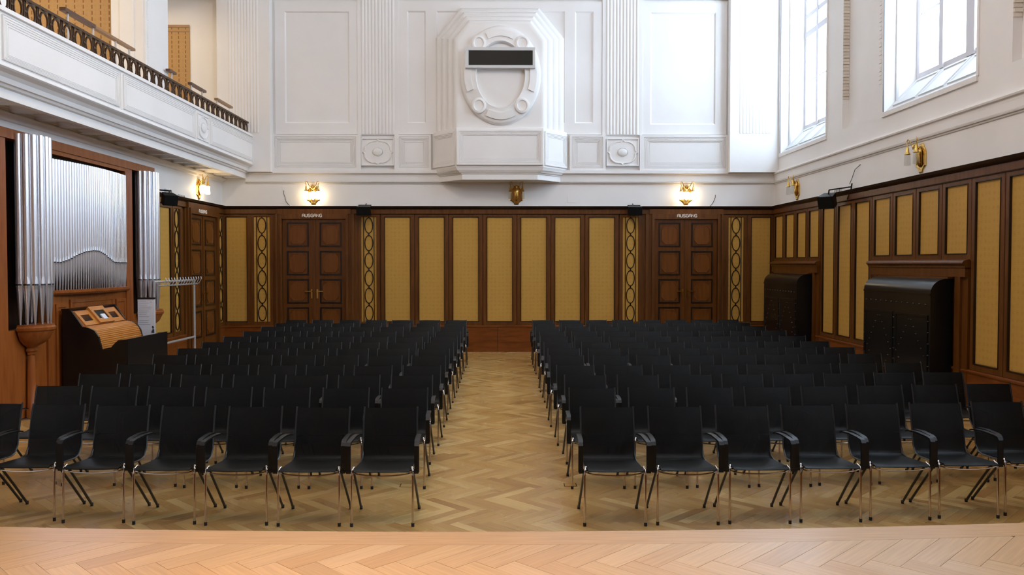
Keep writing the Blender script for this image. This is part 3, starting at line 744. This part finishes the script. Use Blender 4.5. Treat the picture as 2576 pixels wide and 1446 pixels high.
for sx in (-1, 1):
    for sz in (-1, 1):
        px_, pz_ = ecx+sx*.49, ecz+sz*.70
        MB().loops([ell(px_, pz_, r, r*1.05, YF-d, 24) for r, d in ((.165, .07), (.165, .155), (.14, .17), (.115, .17), (.105, .15), (.10, .14))]).build('cartouche_roundel', WHITE, cr, wloc(ori), smooth=50)
for a0, a1 in ((-.40, .30), (PI-.30, PI+.40), (PI*1.5-.42, PI*1.5+.42), (PI*.5-.42, PI*.5+.42), (.42, .52), (PI-.52, PI-.42)):
    nn = 14; rr = []
    for i in range(nn+1):
        a = a0+(a1-a0)*i/nn
        rr.append([(ecx+rx*math.cos(a), YF-d, ecz+rz*math.sin(a)) for rx, rz, d in ((.82, 1.01, .10), (.82, 1.01, .145), (.67, .86, .165), (.67, .86, .10))])
    MB().loops(rr, cap0=True, cap1=True).build('cartouche_segment', WHITE, cr, wloc(ori))
bx0, bx1, bz0, bz1 = -.85, .715, 6.48, 6.94
box = thing('display_box', ((bx0+bx1)/2, YF, bz0), 'wide white framed box with a black screen mounted across the oval cartouche', 'display')
MB().box(bx0, bx1, YF-.22, YF-.02, bz0, bz1).build('box_body', WINWHITE, box)
FD = lambda s, z, d: (s, YF-.22-d, z)
MB(FD).rects([(bx0, bx1, bz0, bz1, 0), (bx0, bx1, bz0, bz1, .03), (bx0+.07, bx1-.05, bz0+.06, bz1-.07, .03), (bx0+.075, bx1-.055, bz0+.065, bz1-.075, .01)], cap1=False).build('bezel', WINWHITE, box)
MB(FD).box(bx0+.07, bx1-.05, bz0+.06, bz1-.07, 0, .012).build('screen', SCREEN, box)

# ================================================================== WALL LAMPS
def lamp(fr, s, lit, label):
    z = 3.72
    t = thing('wall_lamp', fr(s, z-.24, 0), label, 'wall lamp')
    out = [(-.05, -.24), (.05, -.24), (.065, -.20), (.10, -.165), (.15, -.14), (.15, .06), (.125, .12), (.09, .15), (.06, .21), (-.06, .21), (-.09, .15), (-.125, .12), (-.15, .06), (-.15, -.14), (-.10, -.165), (-.065, -.20)]
    MB(fr).loops([[(s+u*k, z+v*k, d) for u, v in out] for k, d in ((1, .0), (1, .012), (.92, .022), (.80, .022), (.77, .014))]).build('back_plate', BRASS, t)
    # central body: a long drop-shaped boss
    m_ = MB(fr); pr = [(.0, -.16), (.03, -.13), (.05, -.08), (.045, 0), (.055, .08), (.04, .13), (.0, .16)]
    m_.loops([[(s+r*math.cos(a), z+.0+zz, .02+r*1.1*math.sin(a)) for a in (PI*k/10 for k in range(11))] for r, zz in pr], close=False, cap1=False)
    m_.build('boss', BRASS, t, smooth=60)
    cr_ = MB(fr)
    cr_.tube([(s, z+.10, .03), (s, z+.16, .09), (s, z+.20, .10), (s, z+.17, .14), (s, z+.12, .13)], [.03, .028, .024, .02, .012], 8)
    cr_.build('scroll', BRASS, t, smooth=60)
    for sg in (-1, 1):
        a = MB(fr)
        pts = [(s+sg*.02, z+.12, .05), (s+sg*.05, z+.15, .09), (s+sg*.085, z+.21, .12), (s+sg*.11, z+.275, .14), (s+sg*.135, z+.29, .15), (s+sg*.155, z+.27, .155), (s+sg*.155, z+.235, .155), (s+sg*.14, z+.22, .155), (s+sg*.14, z+.17, .155)]
        a.tube(pts, .008, 6); ar = a.build('arm', BRASS, t, smooth=60)
        bell = MB(); c_ = fr(s+sg*.14, z+.06, .155)
        bell.lathe([(.004, .12), (.016, .115), (.022, .08), (.028, .04), (.045, .012), (.052, 0), (.048, 0), (.03, .02), (.0, .05)], c_, 14); bell.build('bell', BRASS, t, smooth=60)
        gl = MB(); gl.lathe([(.0, 0), (.040, -.0), (.043, -.02), (.047, -.09), (.049, -.17), (.040, -.175), (.0, -.175)], c_, 14)
        gl.build('glass_shade', LIT if lit else CRYSTAL, t, smooth=60)
    if lit:
        fl = MB(fr); fl.loops([[(s+r*math.cos(a), z-.02+zz, .05+r*math.sin(a)) for a in (PI*k/8 for k in range(9))] for r, zz in ((.0, -.12), (.05, -.07), (.07, 0), (.06, .07), (0, .1))], close=False, cap1=False)
        fl.build('glass_bowl', LIT, t, smooth=60)
        ld = bpy.data.lights.new('wall_lamp_bulb', 'POINT'); ld.energy = 2.6; ld.color = (1, .74, .42); ld.shadow_soft_size = .06
        lo = bpy.data.objects.new('wall_lamp_bulb', ld); C.objects.link(lo); lo.location = fr(s, z-.03, .22)
lamp(FB, bx(791.5), True, 'lit brass wall lamp on the back wall above the left exit door')
lamp(FB, bx(1299), False, 'unlit brass wall lamp on the back wall directly under the white oriel')
lamp(FB, bx(1725), True, 'lit brass wall lamp on the back wall above the right exit door')
lamp(FL, 18.25, True, 'lit brass wall lamp on the side wall under the balcony')
lamp(FR, 18.25, False, 'small-looking unlit brass wall lamp under the window next to the far corner')
lamp(FR, 12.83, False, 'larger-looking unlit brass wall lamp under the second window on the window wall')

# ================================================================== SPEAKERS AND CABLES
def speaker(c, rz, tilt, size, label, bracket):
    t = thing('loudspeaker', c, label, 'speaker')
    w, d, h = size; m_ = MB()
    R_ = Matrix.Rotation(rz, 3, 'Z') @ Matrix.Rotation(tilt, 3, 'X')
    def fr(x, y, z): return tuple(R_ @ Vector((x, y, z)) + Vector(c))
    m_.fr = fr
    m_.prism([(-w/2, -d/2), (w/2, -d/2), (w*.36, d/2), (-w*.36, d/2)], -h/2, h/2); m_.build('cabinet', BLACKP, t)
    g = MB(fr); g.box(-w*.46, w*.46, -d/2-.012, -d/2, -h*.45, h*.45); g.build('grille', BLACKF, t)
    b = MB(); 
    for seg in bracket: b.tube(seg, .014, 6)
    b.build('bracket', BLACKM, t)
zc = 3.38
for px, lab in ((923, 'black box loudspeaker over the oval strip right of the left exit door'), (1591, 'black box loudspeaker over the oval strip left of the right exit door')):
    x = bx(px); c = (x, YB-.28, 3.33)
    speaker(c, 0, .25, (.34, .22, .20), lab, [[(x, YB-.20, 3.38), (x, YB-.12, 3.45), (x, YB-.01, 3.50)], [(x-.15, YB-.2, 3.45), (x+.15, YB-.2, 3.45)]])
speaker((6.12, 15.70, 3.27), -.75, .35, (.30, .26, .24), 'black loudspeaker on an arm bracket at the window wall, below the curved cable', [[(6.12, 15.66, 3.47), (6.40, 15.35, 3.50)], [(6.40, 15.3, 3.56), (6.40, 15.35, 3.42), (6.38, 15.45, 3.28)], [(6.12, 15.70, 3.36), (6.12, 15.66, 3.47)]])
speaker((-6.28, 15.78, 3.30), .75, .35, (.27, .21, .20), 'black loudspeaker hanging beside the right-hand cluster of organ pipes', [[(-6.28, 15.9, 3.46), (-6.60, 15.7, 3.48)], [(-6.28, 15.78, 3.40), (-6.28, 15.88, 3.47)]])
def cable(pts, lab):
    return tag(MB().tube(pts, .006, 5).build('cable', BLACKM), lab, 'cable')
def bp(px, py, d=.012): return (bx(px), YB-d, bz(py))
cable([bp(717, 480), bp(717, 488), bp(721, 498), bp(723, 508), bp(728, 514), bp(734, 518, .10)], 'thin black cable curling from the wall left of the lamp over the left door')
cable([bp(1799, 490), bp(1799, 497), bp(1795, 507), bp(1790, 515), bp(1784, 519, .10)], 'thin black cable curling from the wall right of the lamp over the right door')
cable([(XR-.01, 15.02, 3.87), (XR-.03, 15.2, 3.80), (XR-.03, 15.33, 3.65), (XR-.06, 15.36, 3.55)], 'curved black cable rising from the loudspeaker bracket on the window wall')
for (a, b, c, e) in ((696, 717, 468, 490), (1000, 1022, 478, 492), (977, 994, 492, 494), (1429, 1446, 494, 511), (1799, 1820, 470, 491)):
    pass
def plate(fr, s0, s1, z0, z1, lab, n=0):
    t = thing('wall_plate', fr((s0+s1)/2, z0, 0), lab, 'wall plate')
    MB(fr).box(s0, s1, z0, z1, 0, .006).build('cover', WHITE, t)
plate(FB, bx(1011), bx(1033), bz(512), bz(490), 'blank white cover plate on the back wall right of the left loudspeaker')
plate(FB, bx(1428), bx(1447), bz(510), bz(494), 'blank white cover plate on the back wall right of the unlit centre lamp')
plate(FB, bx(696), bx(716), bz(512), bz(470), 'tall blank white cover plate left of the black cable and lit lamp')
def socket_strip(fr, s0, s1, z0, z1, lab):
    t = thing('socket_strip', fr((s0+s1)/2, z0, 0), lab, 'socket strip')
    MB(fr).box(s0, s1, z0, z1, 0, .03).build('housing', WINWHITE, t)
    for k in range(4):
        c = s0+(s1-s0)*(k+.5)/4
        MB(fr).box(c-.008, c+.008, z0+.015, z1-.015, .03, .034).build('socket', BLACKM, t)
socket_strip(FR, 15.85, 16.15, 3.445, 3.52, 'white four-way socket strip behind the loudspeaker on the window wall')
socket_strip(FL, 16.42, 16.74, 3.48, 3.55, 'white four-way socket strip on the left wall above the loudspeaker')
socket_strip(FL, 17.1, 17.4, 3.445, 3.50, 'small pale socket strip on the panelling top beside the side door')

# ================================================================== RADIATOR COVERS
def radiator(y0, y1, lab):
    XF, XW, zt, zc_ = 6.05, 6.35, 1.885, 1.67
    t = thing('radiator_cover', (6.2, (y0+y1)/2, 0), lab, 'radiator cover')
    pr = [(XW, 0), (XF, 0), (XF, zc_)] + [(XW-.06-(XW-.06-XF)*math.cos(a), zc_+(zt-.01-zc_)*math.sin(a)) for a in (PI/2*k/8 for k in range(1, 9))] + [(XW, zt-.01)]
    MB().prism(pr, y0, y1, lambda u, v, w: (u, w, v)).build('cover_body', RADM, t, smooth=30)
    MB().box(XW-.07, XW+.02, y0-.02, y1+.02, zt-.012, zt+.012).build('top_bead', WOODD, t)
    MB().box(XF-.012, XF, y0, y1, zc_-.035, zc_-.01).build('front_bead', RADM, t)
    w = y1-y0; g = MB()
    FF = lambda s, z, d: (XF-d, s, z)
    for a, b in ((y0+.06, y0+w/2-.04), (y0+w/2+.04, y1-.06)):
        MB(FF).rects([(a, b, .15, 1.35, 0), (a, b, .15, 1.35, .012), (a+.03, b-.03, .18, 1.32, .012), (a+.035, b-.035, .185, 1.315, .002)]).build('grille_panel', RADM, t)
    st = MB()
    def stud(s, z, r=.010):
        st.loops([[(XF-d, s+q*math.cos(h), z+q*math.sin(h)) for h in (0, PI/3, 2*PI/3, PI, 4*PI/3, 5*PI/3)] for q, d in ((r, 0), (r, .014), (r*.4, .02))])
    for k in range(12): stud(y0+.12+(w-.24)*k/11, 1.50, .013)
    for c in (y0+.04, y0+w/2, y1-.04):
        for k in range(7): stud(c, .30+k*.16)
    for cc in (y0+w*.265, y0+w*.735):
        for k in range(-5, 6):
            for sg in (-1, 1):
                stud(cc+sg*(w*.19)*(1-abs(k)/5.5), .76+k*.10, .007)
    o = st.build('stud_pattern', RADS, t)
radiator(11.75, 13.93, 'large black studded radiator cover with rounded top, in the nearer oak niche')
radiator(17.15, 19.30, 'black studded radiator cover with rounded top, in the far corner niche')

# ================================================================== ORGAN
XO = -6.45
org = thing('pipe_organ', (XO, 13.1, 0), 'pipe organ with silver pipes in an orange-brown oak case under the balcony', 'organ')
ob = lambda a0, a1, y0, y1, z0, z1, n, m=ORGW: MB().box(a0, a1, y0, y1, z0, z1).build(n, m, org)
YO0, YO1, ZO = 10.72, 15.50, 3.846
ob(XL+.01, XL+.03, YO0+.1, YO1-.1, .9, ZO-.05, 'back_panel', DARKW)
ob(XL+.01, XO, YO0, 10.93, 0, ZO, 'case_stile'); ob(XL+.01, XO, 14.36, 14.62, 0, ZO, 'case_stile')
ob(XL+.01, XO, YO1-.14, YO1, 0, ZO, 'case_stile')
ob(XL+.01, XO+.02, 10.70, YO1+.02, ZO-.13, ZO, 'top_beam')
ob(XL+.01, XO, 11.90, 14.36, ZO-.19, ZO-.13, 'fascia_board')
ob(XL+.01, XO-.03, 10.93, 11.88, 0, 1.2, 'lower_panel'); ob(XL+.01, XO-.03, 14.62, YO1-.14, 0, 1.2, 'lower_panel')
ob(XL+.01, XO, 11.88, 12.06, 0, 1.64, 'case_stile'); ob(XL+.01, XO-.02, 12.06, 14.36, 0, 1.64, 'lower_panel')
for a, b, z0, z1 in ((12.10, 12.42, .15, 1.50), (12.50, 13.90, 1.28, 1.55), (12.50, 13.90, .15, 1.2), (13.98, 14.33, .15, 1.50)):
    FOr = lambda s, z, d: (XO-.02+d, s, z)
    MB(FOr).rects([(a, b, z0, z1, 0), (a, b, z0, z1, .022), (a+.05, b-.05, z0+.05, z1-.05, .022), (a+.06, b-.06, z0+.06, z1-.06, .006)]).build('framed_panel', ORGW, org)
# curved pipe shelf
sh = MB(); ny_ = 16; rr = []
for i in range(ny_+1):
    y = 11.95+2.45*i/ny_; b = .05+.10*math.sin(PI*i/ny_)
    rr.append([(XL+.05, y, 1.63), (XO+b-.03, y, 1.63), (XO+b, y, 1.66), (XO+b, y, 1.70), (XL+.05, y, 1.70)])
sh.loops(rr, cap0=True, cap1=True).build('pipe_shelf', ORGW, org)
def pipe(x, y, z0, zfoot, ztop, r, nd=(1, 0)):
    """flue pipe: conical foot, mouth with dark slot and pointed lips, cylindrical body"""
    nx, ny2 = nd
    m_ = MB(); m_.lathe([(r*.22, 0), (r*.3, .03), (r*.98, zfoot-z0-.012), (r, zfoot-z0), (r, zfoot-z0+.01), (r, ztop-z0), (r*.86, ztop-z0), (r*.84, ztop-z0-.06)], (x, y, z0), 12)
    p = m_.build('pipe', TIN, org, (x, y, z0), smooth=40)
    a = math.atan2(ny2, nx)
    def arc(w, z, rr_): return [(x+rr_*math.cos(a+t), y+rr_*math.sin(a+t), z) for t in (-w, -w/2, 0, w/2, w)]
    s_ = MB(); h = r*1.1
    s_.loops([arc(.95, zfoot-.006, r*1.02), arc(.95, zfoot+h*.28, r*1.02)], close=False, cap1=False)
    mo = s_.build('mouth_slot', TIND, p, (x, y, z0))
    l_ = MB(); l_.loops([arc(1.0, zfoot+h*.28, r*1.10), arc(.95, zfoot+h*1.2, r*1.05), arc(.5, zfoot+h*1.9, r*1.02), arc(.05, zfoot+h*2.2, r*1.01)], close=False, cap1=False)
    l_.loops([arc(1.0, zfoot-.006, r*1.10), arc(.9, zfoot-h*.6, r*1.02), arc(.3, zfoot-h*1.1, r*.93)], close=False, cap1=False)
    l_.build('mouth_lips', TIN, p, (x, y, z0), smooth=60)
NPIP = 37
ARCH = [(0, 2.24), (.07, 2.235), (.15, 2.275), (.24, 2.35), (.33, 2.40), (.42, 2.42), (.50, 2.415), (.58, 2.37), (.66, 2.30), (.74, 2.245), (.82, 2.235), (1, 2.235)]
for i in range(NPIP):
    u = (i+.5)/NPIP; y = 11.98+2.32*u
    bow = .10*math.sin(PI*u); r = .029 if 8 <= i <= 27 else .032
    zf = -.135
    for (ua, za), (ub, zb_) in zip(ARCH, ARCH[1:]):
        if ua <= u <= ub: q = (u-ua)/(ub-ua); zf += za+(zb_-za)*(q*q*(3-2*q) if False else q); break
    pipe(XO+.015+bow, y, 1.70, zf, 3.58, r)
for yc, R_, npp, rp in ((11.42, .215, 9, .047), (15.08, .190, 9, .040)):
    for i in range(npp):
        a = -PI*.5+PI*i/(npp-1)
        x, y = XO+.03+R_*math.cos(a), yc+R_*1.25*math.sin(a)
        pipe(x, y, 1.27, 1.80, 3.80 if yc < 12 else 3.72, rp, (math.cos(a), math.sin(a)))
    for i in range(3):
        pipe(XO-.05, yc+(i-1)*.13, 1.27, 1.86, 3.78, .05)
    bw = MB(); pr = [(.0, .84), (.065, .85), (.07, .88), (.095, .90), (.095, .925), (.075, .94), (.10, .965), (.17, 1.0), (.24, 1.06), (.285, 1.15), (.29, 1.17), (.315, 1.19), (.32, 1.225), (.30, 1.245), (.30, 1.265), (0, 1.265)]
    bw.lathe([(r, z) for r, z in pr], (XO+.0, yc, 0), 20, -PI/2, PI/2); bw.build('pipe_bracket', ORGW, org, smooth=35)
    cm = MB(); cm.lathe([(.06, 0), (.11, .0), (.11, .10), (.085, .14), (.075, .50), (.062, .84)], (XO, yc, 0), 16, -PI/2, PI/2); cm.build('bracket_column', ORGW, org, smooth=35)

# ---- console
con = thing('organ_console', (-6.0, 12.9, 0), 'black organ console with orange roll-top and three small framed windows', 'organ console')
side = [(-6.40, 0), (-6.40, 1.42), (-6.315, 1.42), (-6.27, 1.40), (-6.11, 1.17), (-6.03, 1.153), (-5.94, 1.115), (-5.88, 1.024), (-5.85, .90), (-5.836, .83), (-5.72, .843), (-5.65, .924), (-5.595, .973), (-5.495, .984), (-5.47, .984), (-5.47, 0)]
for y0, y1 in ((12.16, 12.20), (13.56, 13.60)): MB().prism(side, y0, y1, lambda u, v, w: (u, w, v)).build('side_board', BLACKL, con)
MB().box(-5.50, -5.46, 12.17, 13.60, 0, .985).build('front_screen', BLACKL, con)
MB().box(-6.40, -6.36, 12.2, 13.56, 0, 1.42).build('back_board', BLACKL, con)
MB().prism([(-6.40, 1.40), (-6.30, 1.40), (-6.285, 1.43), (-6.40, 1.43)], 12.14, 13.62, lambda u, v, w: (u, w, v)).build('top_board', BLACKL, con)
MB().box(-6.36, -5.92, 12.2, 13.56, .55, .83).build('key_bed', BLACKL, con)
# sloping cupboard front with three windows
a_, b_ = Vector((-6.285, 0, 1.40)), Vector((-6.09, 0, 1.165)); dv = (b_-a_); LL = dv.length; dv.normalize(); nn_ = Vector((-dv.z, 0, dv.x)) 
if nn_.x < 0: nn_ = -nn_
FC = lambda s, t, d: tuple(a_ + dv*t + nn_*d + Vector((0, s, 0)))
MB(FC).box(12.2, 13.56, 0, LL, -.03, -.012).build('cupboard_front', ORGW, con)
for y0, y1, z0, z1, dd in ((12.26, 12.66, .02, LL-.02, 0), (12.66, 13.12, -.02, LL-.02, .03), (13.12, 13.50, .02, LL-.02, 0)):
    fwid = .075
    w_ = MB(FC).rects([(y0, y1, z0, z1, -.02), (y0, y1, z0, z1, dd), (y0+fwid, y1-fwid, z0+fwid, z1-fwid, dd), (y0+fwid, y1-fwid, z0+fwid, z1-fwid, dd-.015)], cap1=False).build('window_frame', TAMB, con)
    MB(FC).box(y0+fwid-.005, y1-fwid+.005, z0+fwid-.005, z1-fwid+.005, dd-.018, dd-.012).build('window_pane', SCREEN, w_, wloc(con))
MB(FC).box(12.84, 12.97, LL-.17, LL-.075, .012, .034).build('paper_note', PAPER, con)
# tambour
tp = [(-6.09, 1.16), (-6.03, 1.145), (-5.965, 1.115), (-5.915, 1.06), (-5.88, .99), (-5.862, .91), (-5.855, .83)]
cum = [0]
for p, q in zip(tp, tp[1:]): cum.append(cum[-1]+math.hypot(q[0]-p[0], q[1]-p[1]))
def at_len(s_):
    for i in range(len(tp)-1):
        if s_ <= cum[i+1] or i == len(tp)-2:
            t = (s_-cum[i])/(cum[i+1]-cum[i]); return (tp[i][0]+(tp[i+1][0]-tp[i][0])*t, tp[i][1]+(tp[i+1][1]-tp[i][1])*t)
NS = 15
for i in range(NS):
    p = at_len(cum[-1]*i/NS); q = at_len(cum[-1]*(i+.92)/NS); dx, dz = q[0]-p[0], q[1]-p[1]; l = math.hypot(dx, dz); nx, nz = -dz/l, dx/l
    if nx < 0: nx, nz = -nx, -nz
    k = .008
    MB().prism([(p[0]-nx*.01, p[1]-nz*.01), (p[0]+nx*.001, p[1]+nz*.001), (p[0]+dx*.25+nx*k, p[1]+dz*.25+nz*k), (p[0]+dx*.75+nx*k, p[1]+dz*.75+nz*k), (q[0]+nx*.001, q[1]+nz*.001), (q[0]-nx*.01, q[1]-nz*.01)], 12.2, 13.56, lambda u, v, w: (u, w, v)).build('slat', TAMB, con)
# ---- poster stand
pos = thing('poster_stand', (-5.92, 13.9, 0), 'tall white poster board with small grey text and portrait, behind the organ console', 'poster')
FPo = lambda s, z, d: (s+.095, 13.90-d, z+.006)
MB(FPo).box(-6.155, -5.875, .30, 1.50, 0, .012).build('board', PAPER, pos)
MB(FPo).box(-6.16, -5.87, 1.495, 1.52, -.01, .022).build('clamp_bar', BLACKP, pos)
MB(FPo).box(-6.03, -6.00, .0, 1.5, -.03, -.0).box(-6.15, -5.88, 0, .02, -.12, .12).build('stand', GREY, pos)
tx = MB(FPo)
for k in range(13):
    if k in (9,): continue
    tx.box(-6.14, -6.14+.12+.1*random.random(), 1.455-k*.032, 1.461-k*.032, .012, .0135)
tx.box(-5.95, -5.92, 1.44, 1.45, .012, .0135)
tx.build('printed_text', INKG, pos)
MB(FPo).prism([(-5.935, .93), (-5.885, .93), (-5.885, .985), (-5.90, 1.0), (-5.915, .99), (-5.93, .96)], .012, .0135).prism([(-5.915, 1.005), (-5.90, 1.0), (-5.89, 1.02), (-5.90, 1.045), (-5.915, 1.05), (-5.925, 1.03)], .012, .0135).build('portrait_print', INK, pos)
# ---- coat rack
cr2 = thing('coat_rack', (-6.0, 16.0, 0), 'grey metal coat rack with comb of hooks in front of the left oval strip', 'coat rack')
for y in (14.4, 16.26): MB().tube([(-6.0, y, .02), (-6.0, y, 1.78)], .022, 8).build('post', GREY, cr2); MB().box(-6.10, -5.80, y-.02, y+.02, 0, .03).build('foot', GREY, cr2)
MB().tube([(-6.0, 14.4, 1.77), (-6.0, 16.26, 1.77)], .02, 8).build('top_bar', GREY, cr2)
MB().tube([(-5.93, 14.4, 1.70), (-5.93, 16.26, 1.70)], .012, 8).build('hook_bar', GREY, cr2)
MB().tube([(-6.0, 14.4, .67), (-6.0, 16.26, .67)], .02, 8).build('bottom_bar', GREY, cr2)
for k in range(14):
    y = 14.5+k*.13
    MB().tube([(-5.93, y, 1.70), (-5.88, y+.01, 1.72), (-5.84, y+.02, 1.80), (-5.85, y+.02, 1.84)], .006, 5).build('hook', GREY, cr2)

# ================================================================== CHAIRS
def make_chair():
    t = thing('chair', (0, 0, 0), 'x', 'chair')
    X0 = .242; parts = []
    def add(mb, name, m, smooth=None, parent=t, origin=(0, 0, 0)):
        o = mb.build(name, m, parent, origin, smooth); parts.append(o) if parent is t else KIDS.setdefault(parent.name, []).append(o); return o
    # seat: thin sling, slightly dished, waterfall front edge
    def sheet(path, w0, th, dish):
        rings = []
        for i, (y, z) in enumerate(path):
            a = path[max(i-1, 0)]; b = path[min(i+1, len(path)-1)]; dy, dz = b[0]-a[0], b[1]-a[1]; l = math.hypot(dy, dz); ny_, nz_ = -dz/l, dy/l
            di = dish*min(1, abs(y-.394)/.06) if abs(z-.431) < .2 else dish
            top = [(w0*(k/4-1), y+ny_*(-di*(1-(k/4-1)**2)), z+nz_*(-di*(1-(k/4-1)**2))) for k in range(9)]
            bot = [(x, yy-ny_*th, zz-nz_*th) for x, yy, zz in reversed(top)]
            rings.append(top+bot)
        return MB().loops(rings, cap0=True, cap1=True)
    seat = [(-.032, .438), (-.035, .446), (-.02, .455), (.05, .458), (.20, .447), (.34, .435), (.395, .431)]
    back = [(.394, .431), (.425, .434), (.447, .446), (.460, .475), (.470, .53), (.49, .60), (.51, .70), (.54, .80), (.556, .85)]
    add(sheet(seat, .220, .012, .010), 'seat', BLACKF, 50)
    add(sheet(back, .220, .012, -.012), 'backrest', BLACKF, 50)
    for sg in (-1, 1):
        x = sg*X0
        lf = add(MB().tube([(x, .0, .012), (x, .012, .40), (x-sg*.002, .022, .445), (x-sg*.012, .05, .462)], .0095, 8), 'leg', CHROME, 60)
        lr = add(MB().tube([(x+sg*.004, .475, .012), (x, .30, .20), (x-sg*.004, .075, .435)], .0105, 8), 'leg', BLACKM, 60)
        for l_, yy, xx in ((lf, 0, x), (lr, .475, x+sg*.004)):
            add(MB().tube([(xx, yy, 0), (xx, yy, .028)], .0128, 8), 'foot_cap', RUBBER, None, l_)
        add(MB().tube([(sg*.226, .0, .445), (sg*.226, .36, .428), (sg*.226, .43, .44), (sg*.226, .475, .50), (sg*.226, .53, .76), (sg*.226, .562, .86)], .008, 6), 'side_rail', BLACKM, 60)
        # armrest: upright slab bending into a flat pad towards the back
        xa = sg*(X0+.030); w = .019
        path = [(.020, .425), (.018, .55), (.022, .635), (.045, .660), (.09, .668), (.25, .672), (.38, .662), (.42, .650)]
        th = [.024, .024, .024, .02, .013, .012, .011, .010]; rg_ = []
        for i, (y, z) in enumerate(path):
            a = path[max(i-1, 0)]; b = path[min(i+1, len(path)-1)]; dy, dz = b[0]-a[0], b[1]-a[1]; l = math.hypot(dy, dz); ny_, nz_ = -dz/l*th[i]/1, dy/l*th[i]/1
            off = -sg*.020*max(0, (i-3))/4
            rg_.append([(xa-w+off, y, z), (xa+w+off, y, z), (xa+w+off, y-ny_, z-nz_), (xa-w+off, y-ny_, z-nz_)])
        add(MB().loops(rg_, cap0=True, cap1=True), 'armrest', BLACKP, 35)
        add(MB().box(min(sg*.235, sg*.286), max(sg*.235, sg*.286), .012, .045, .418, .440), 'coupling', BLACKP)
    add(MB().tube([(X0*math.cos(PI*k/10), .02-.02*math.sin(PI*k/10), .436-.034*math.sin(PI*k/10)) for k in range(11)], .006, 6), 'front_bar', CHROME, 60)
    add(MB().tube([(-.226, .50, .62), (-.1, .515, .62), (.1, .515, .62), (.226, .50, .62)], .006, 6), 'back_bar', BLACKM, 60)
    kids(t, parts)
    return t
proto = make_chair()
ROWY = [6.56, 7.66, 8.60, 9.49, 10.58, 11.48, 12.44, 13.45, 14.56, 15.70, 16.70, 17.66]
ORD = ['front', 'second', 'third', 'fourth', 'fifth', 'sixth', 'seventh', 'eighth', 'ninth', 'tenth', 'eleventh', 'last']
ORDS = ['aisle seat', 'second seat', 'third seat', 'fourth seat', 'fifth seat', 'sixth seat', 'seventh seat', 'wall-end seat']
first = True
for blk in (0, 1):
    ns = 7 if blk == 0 else 8
    for r, y in enumerate(ROWY):
        jx = random.uniform(-.03, .03) if r else 0
        xi = (.718+.045*min(r, 5)/5) if blk == 0 else (.646-.02*min(r, 4)/4)
        pitch = .584
        if r == 0: pitch = .584
        dyr = (0 if blk == 0 else random.uniform(-.04, .04)) if r else 0
        for k in range(ns):
            xc = xi + .242 + k*pitch
            if blk == 0: xc = -xc
            xc += jx
            yy = y + dyr + .082*xc*xc/y + random.uniform(-.006, .006)
            if first: c = proto; first = False
            else: c = copy_tree(proto)
            c.location = (xc, yy, 0); c.rotation_euler = (0, 0, random.uniform(-.004, .004))
            seat_no = 'end seat by the organ side' if (blk == 0 and k == 6) else ('end seat by the window wall' if k == 7 else ORDS[k] + (' from the aisle' if k else ' on the aisle'))
            c['label'] = 'black mesh chair, %s row, %s, %s block' % (ORD[r], seat_no.replace('aisle seat on the aisle', 'seat on the aisle'), 'organ-side' if blk == 0 else 'window-side')
            c['category'] = 'chair'; c['group'] = 'black stacking chairs on the organ side of the aisle' if blk == 0 else 'black stacking chairs on the window side of the aisle'
# floor sockets in the parquet
for x, y, lab in ((-.91, 7.80, 'small brass floor socket lid beside the organ-side chairs'), (.63, 7.80, 'small brass floor socket lid beside the window-side chairs')):
    t = thing('floor_socket', (x, y, 0), lab, 'floor socket')
    MB().box(x-.06, x+.06, y-.06, y+.06, 0.0, .003).build('rim', BRASS, t); MB().box(x-.052, x+.052, y-.052, y+.052, 0.0, .004).build('lid', FLOORM, t)
bpy.context.view_layer.update()
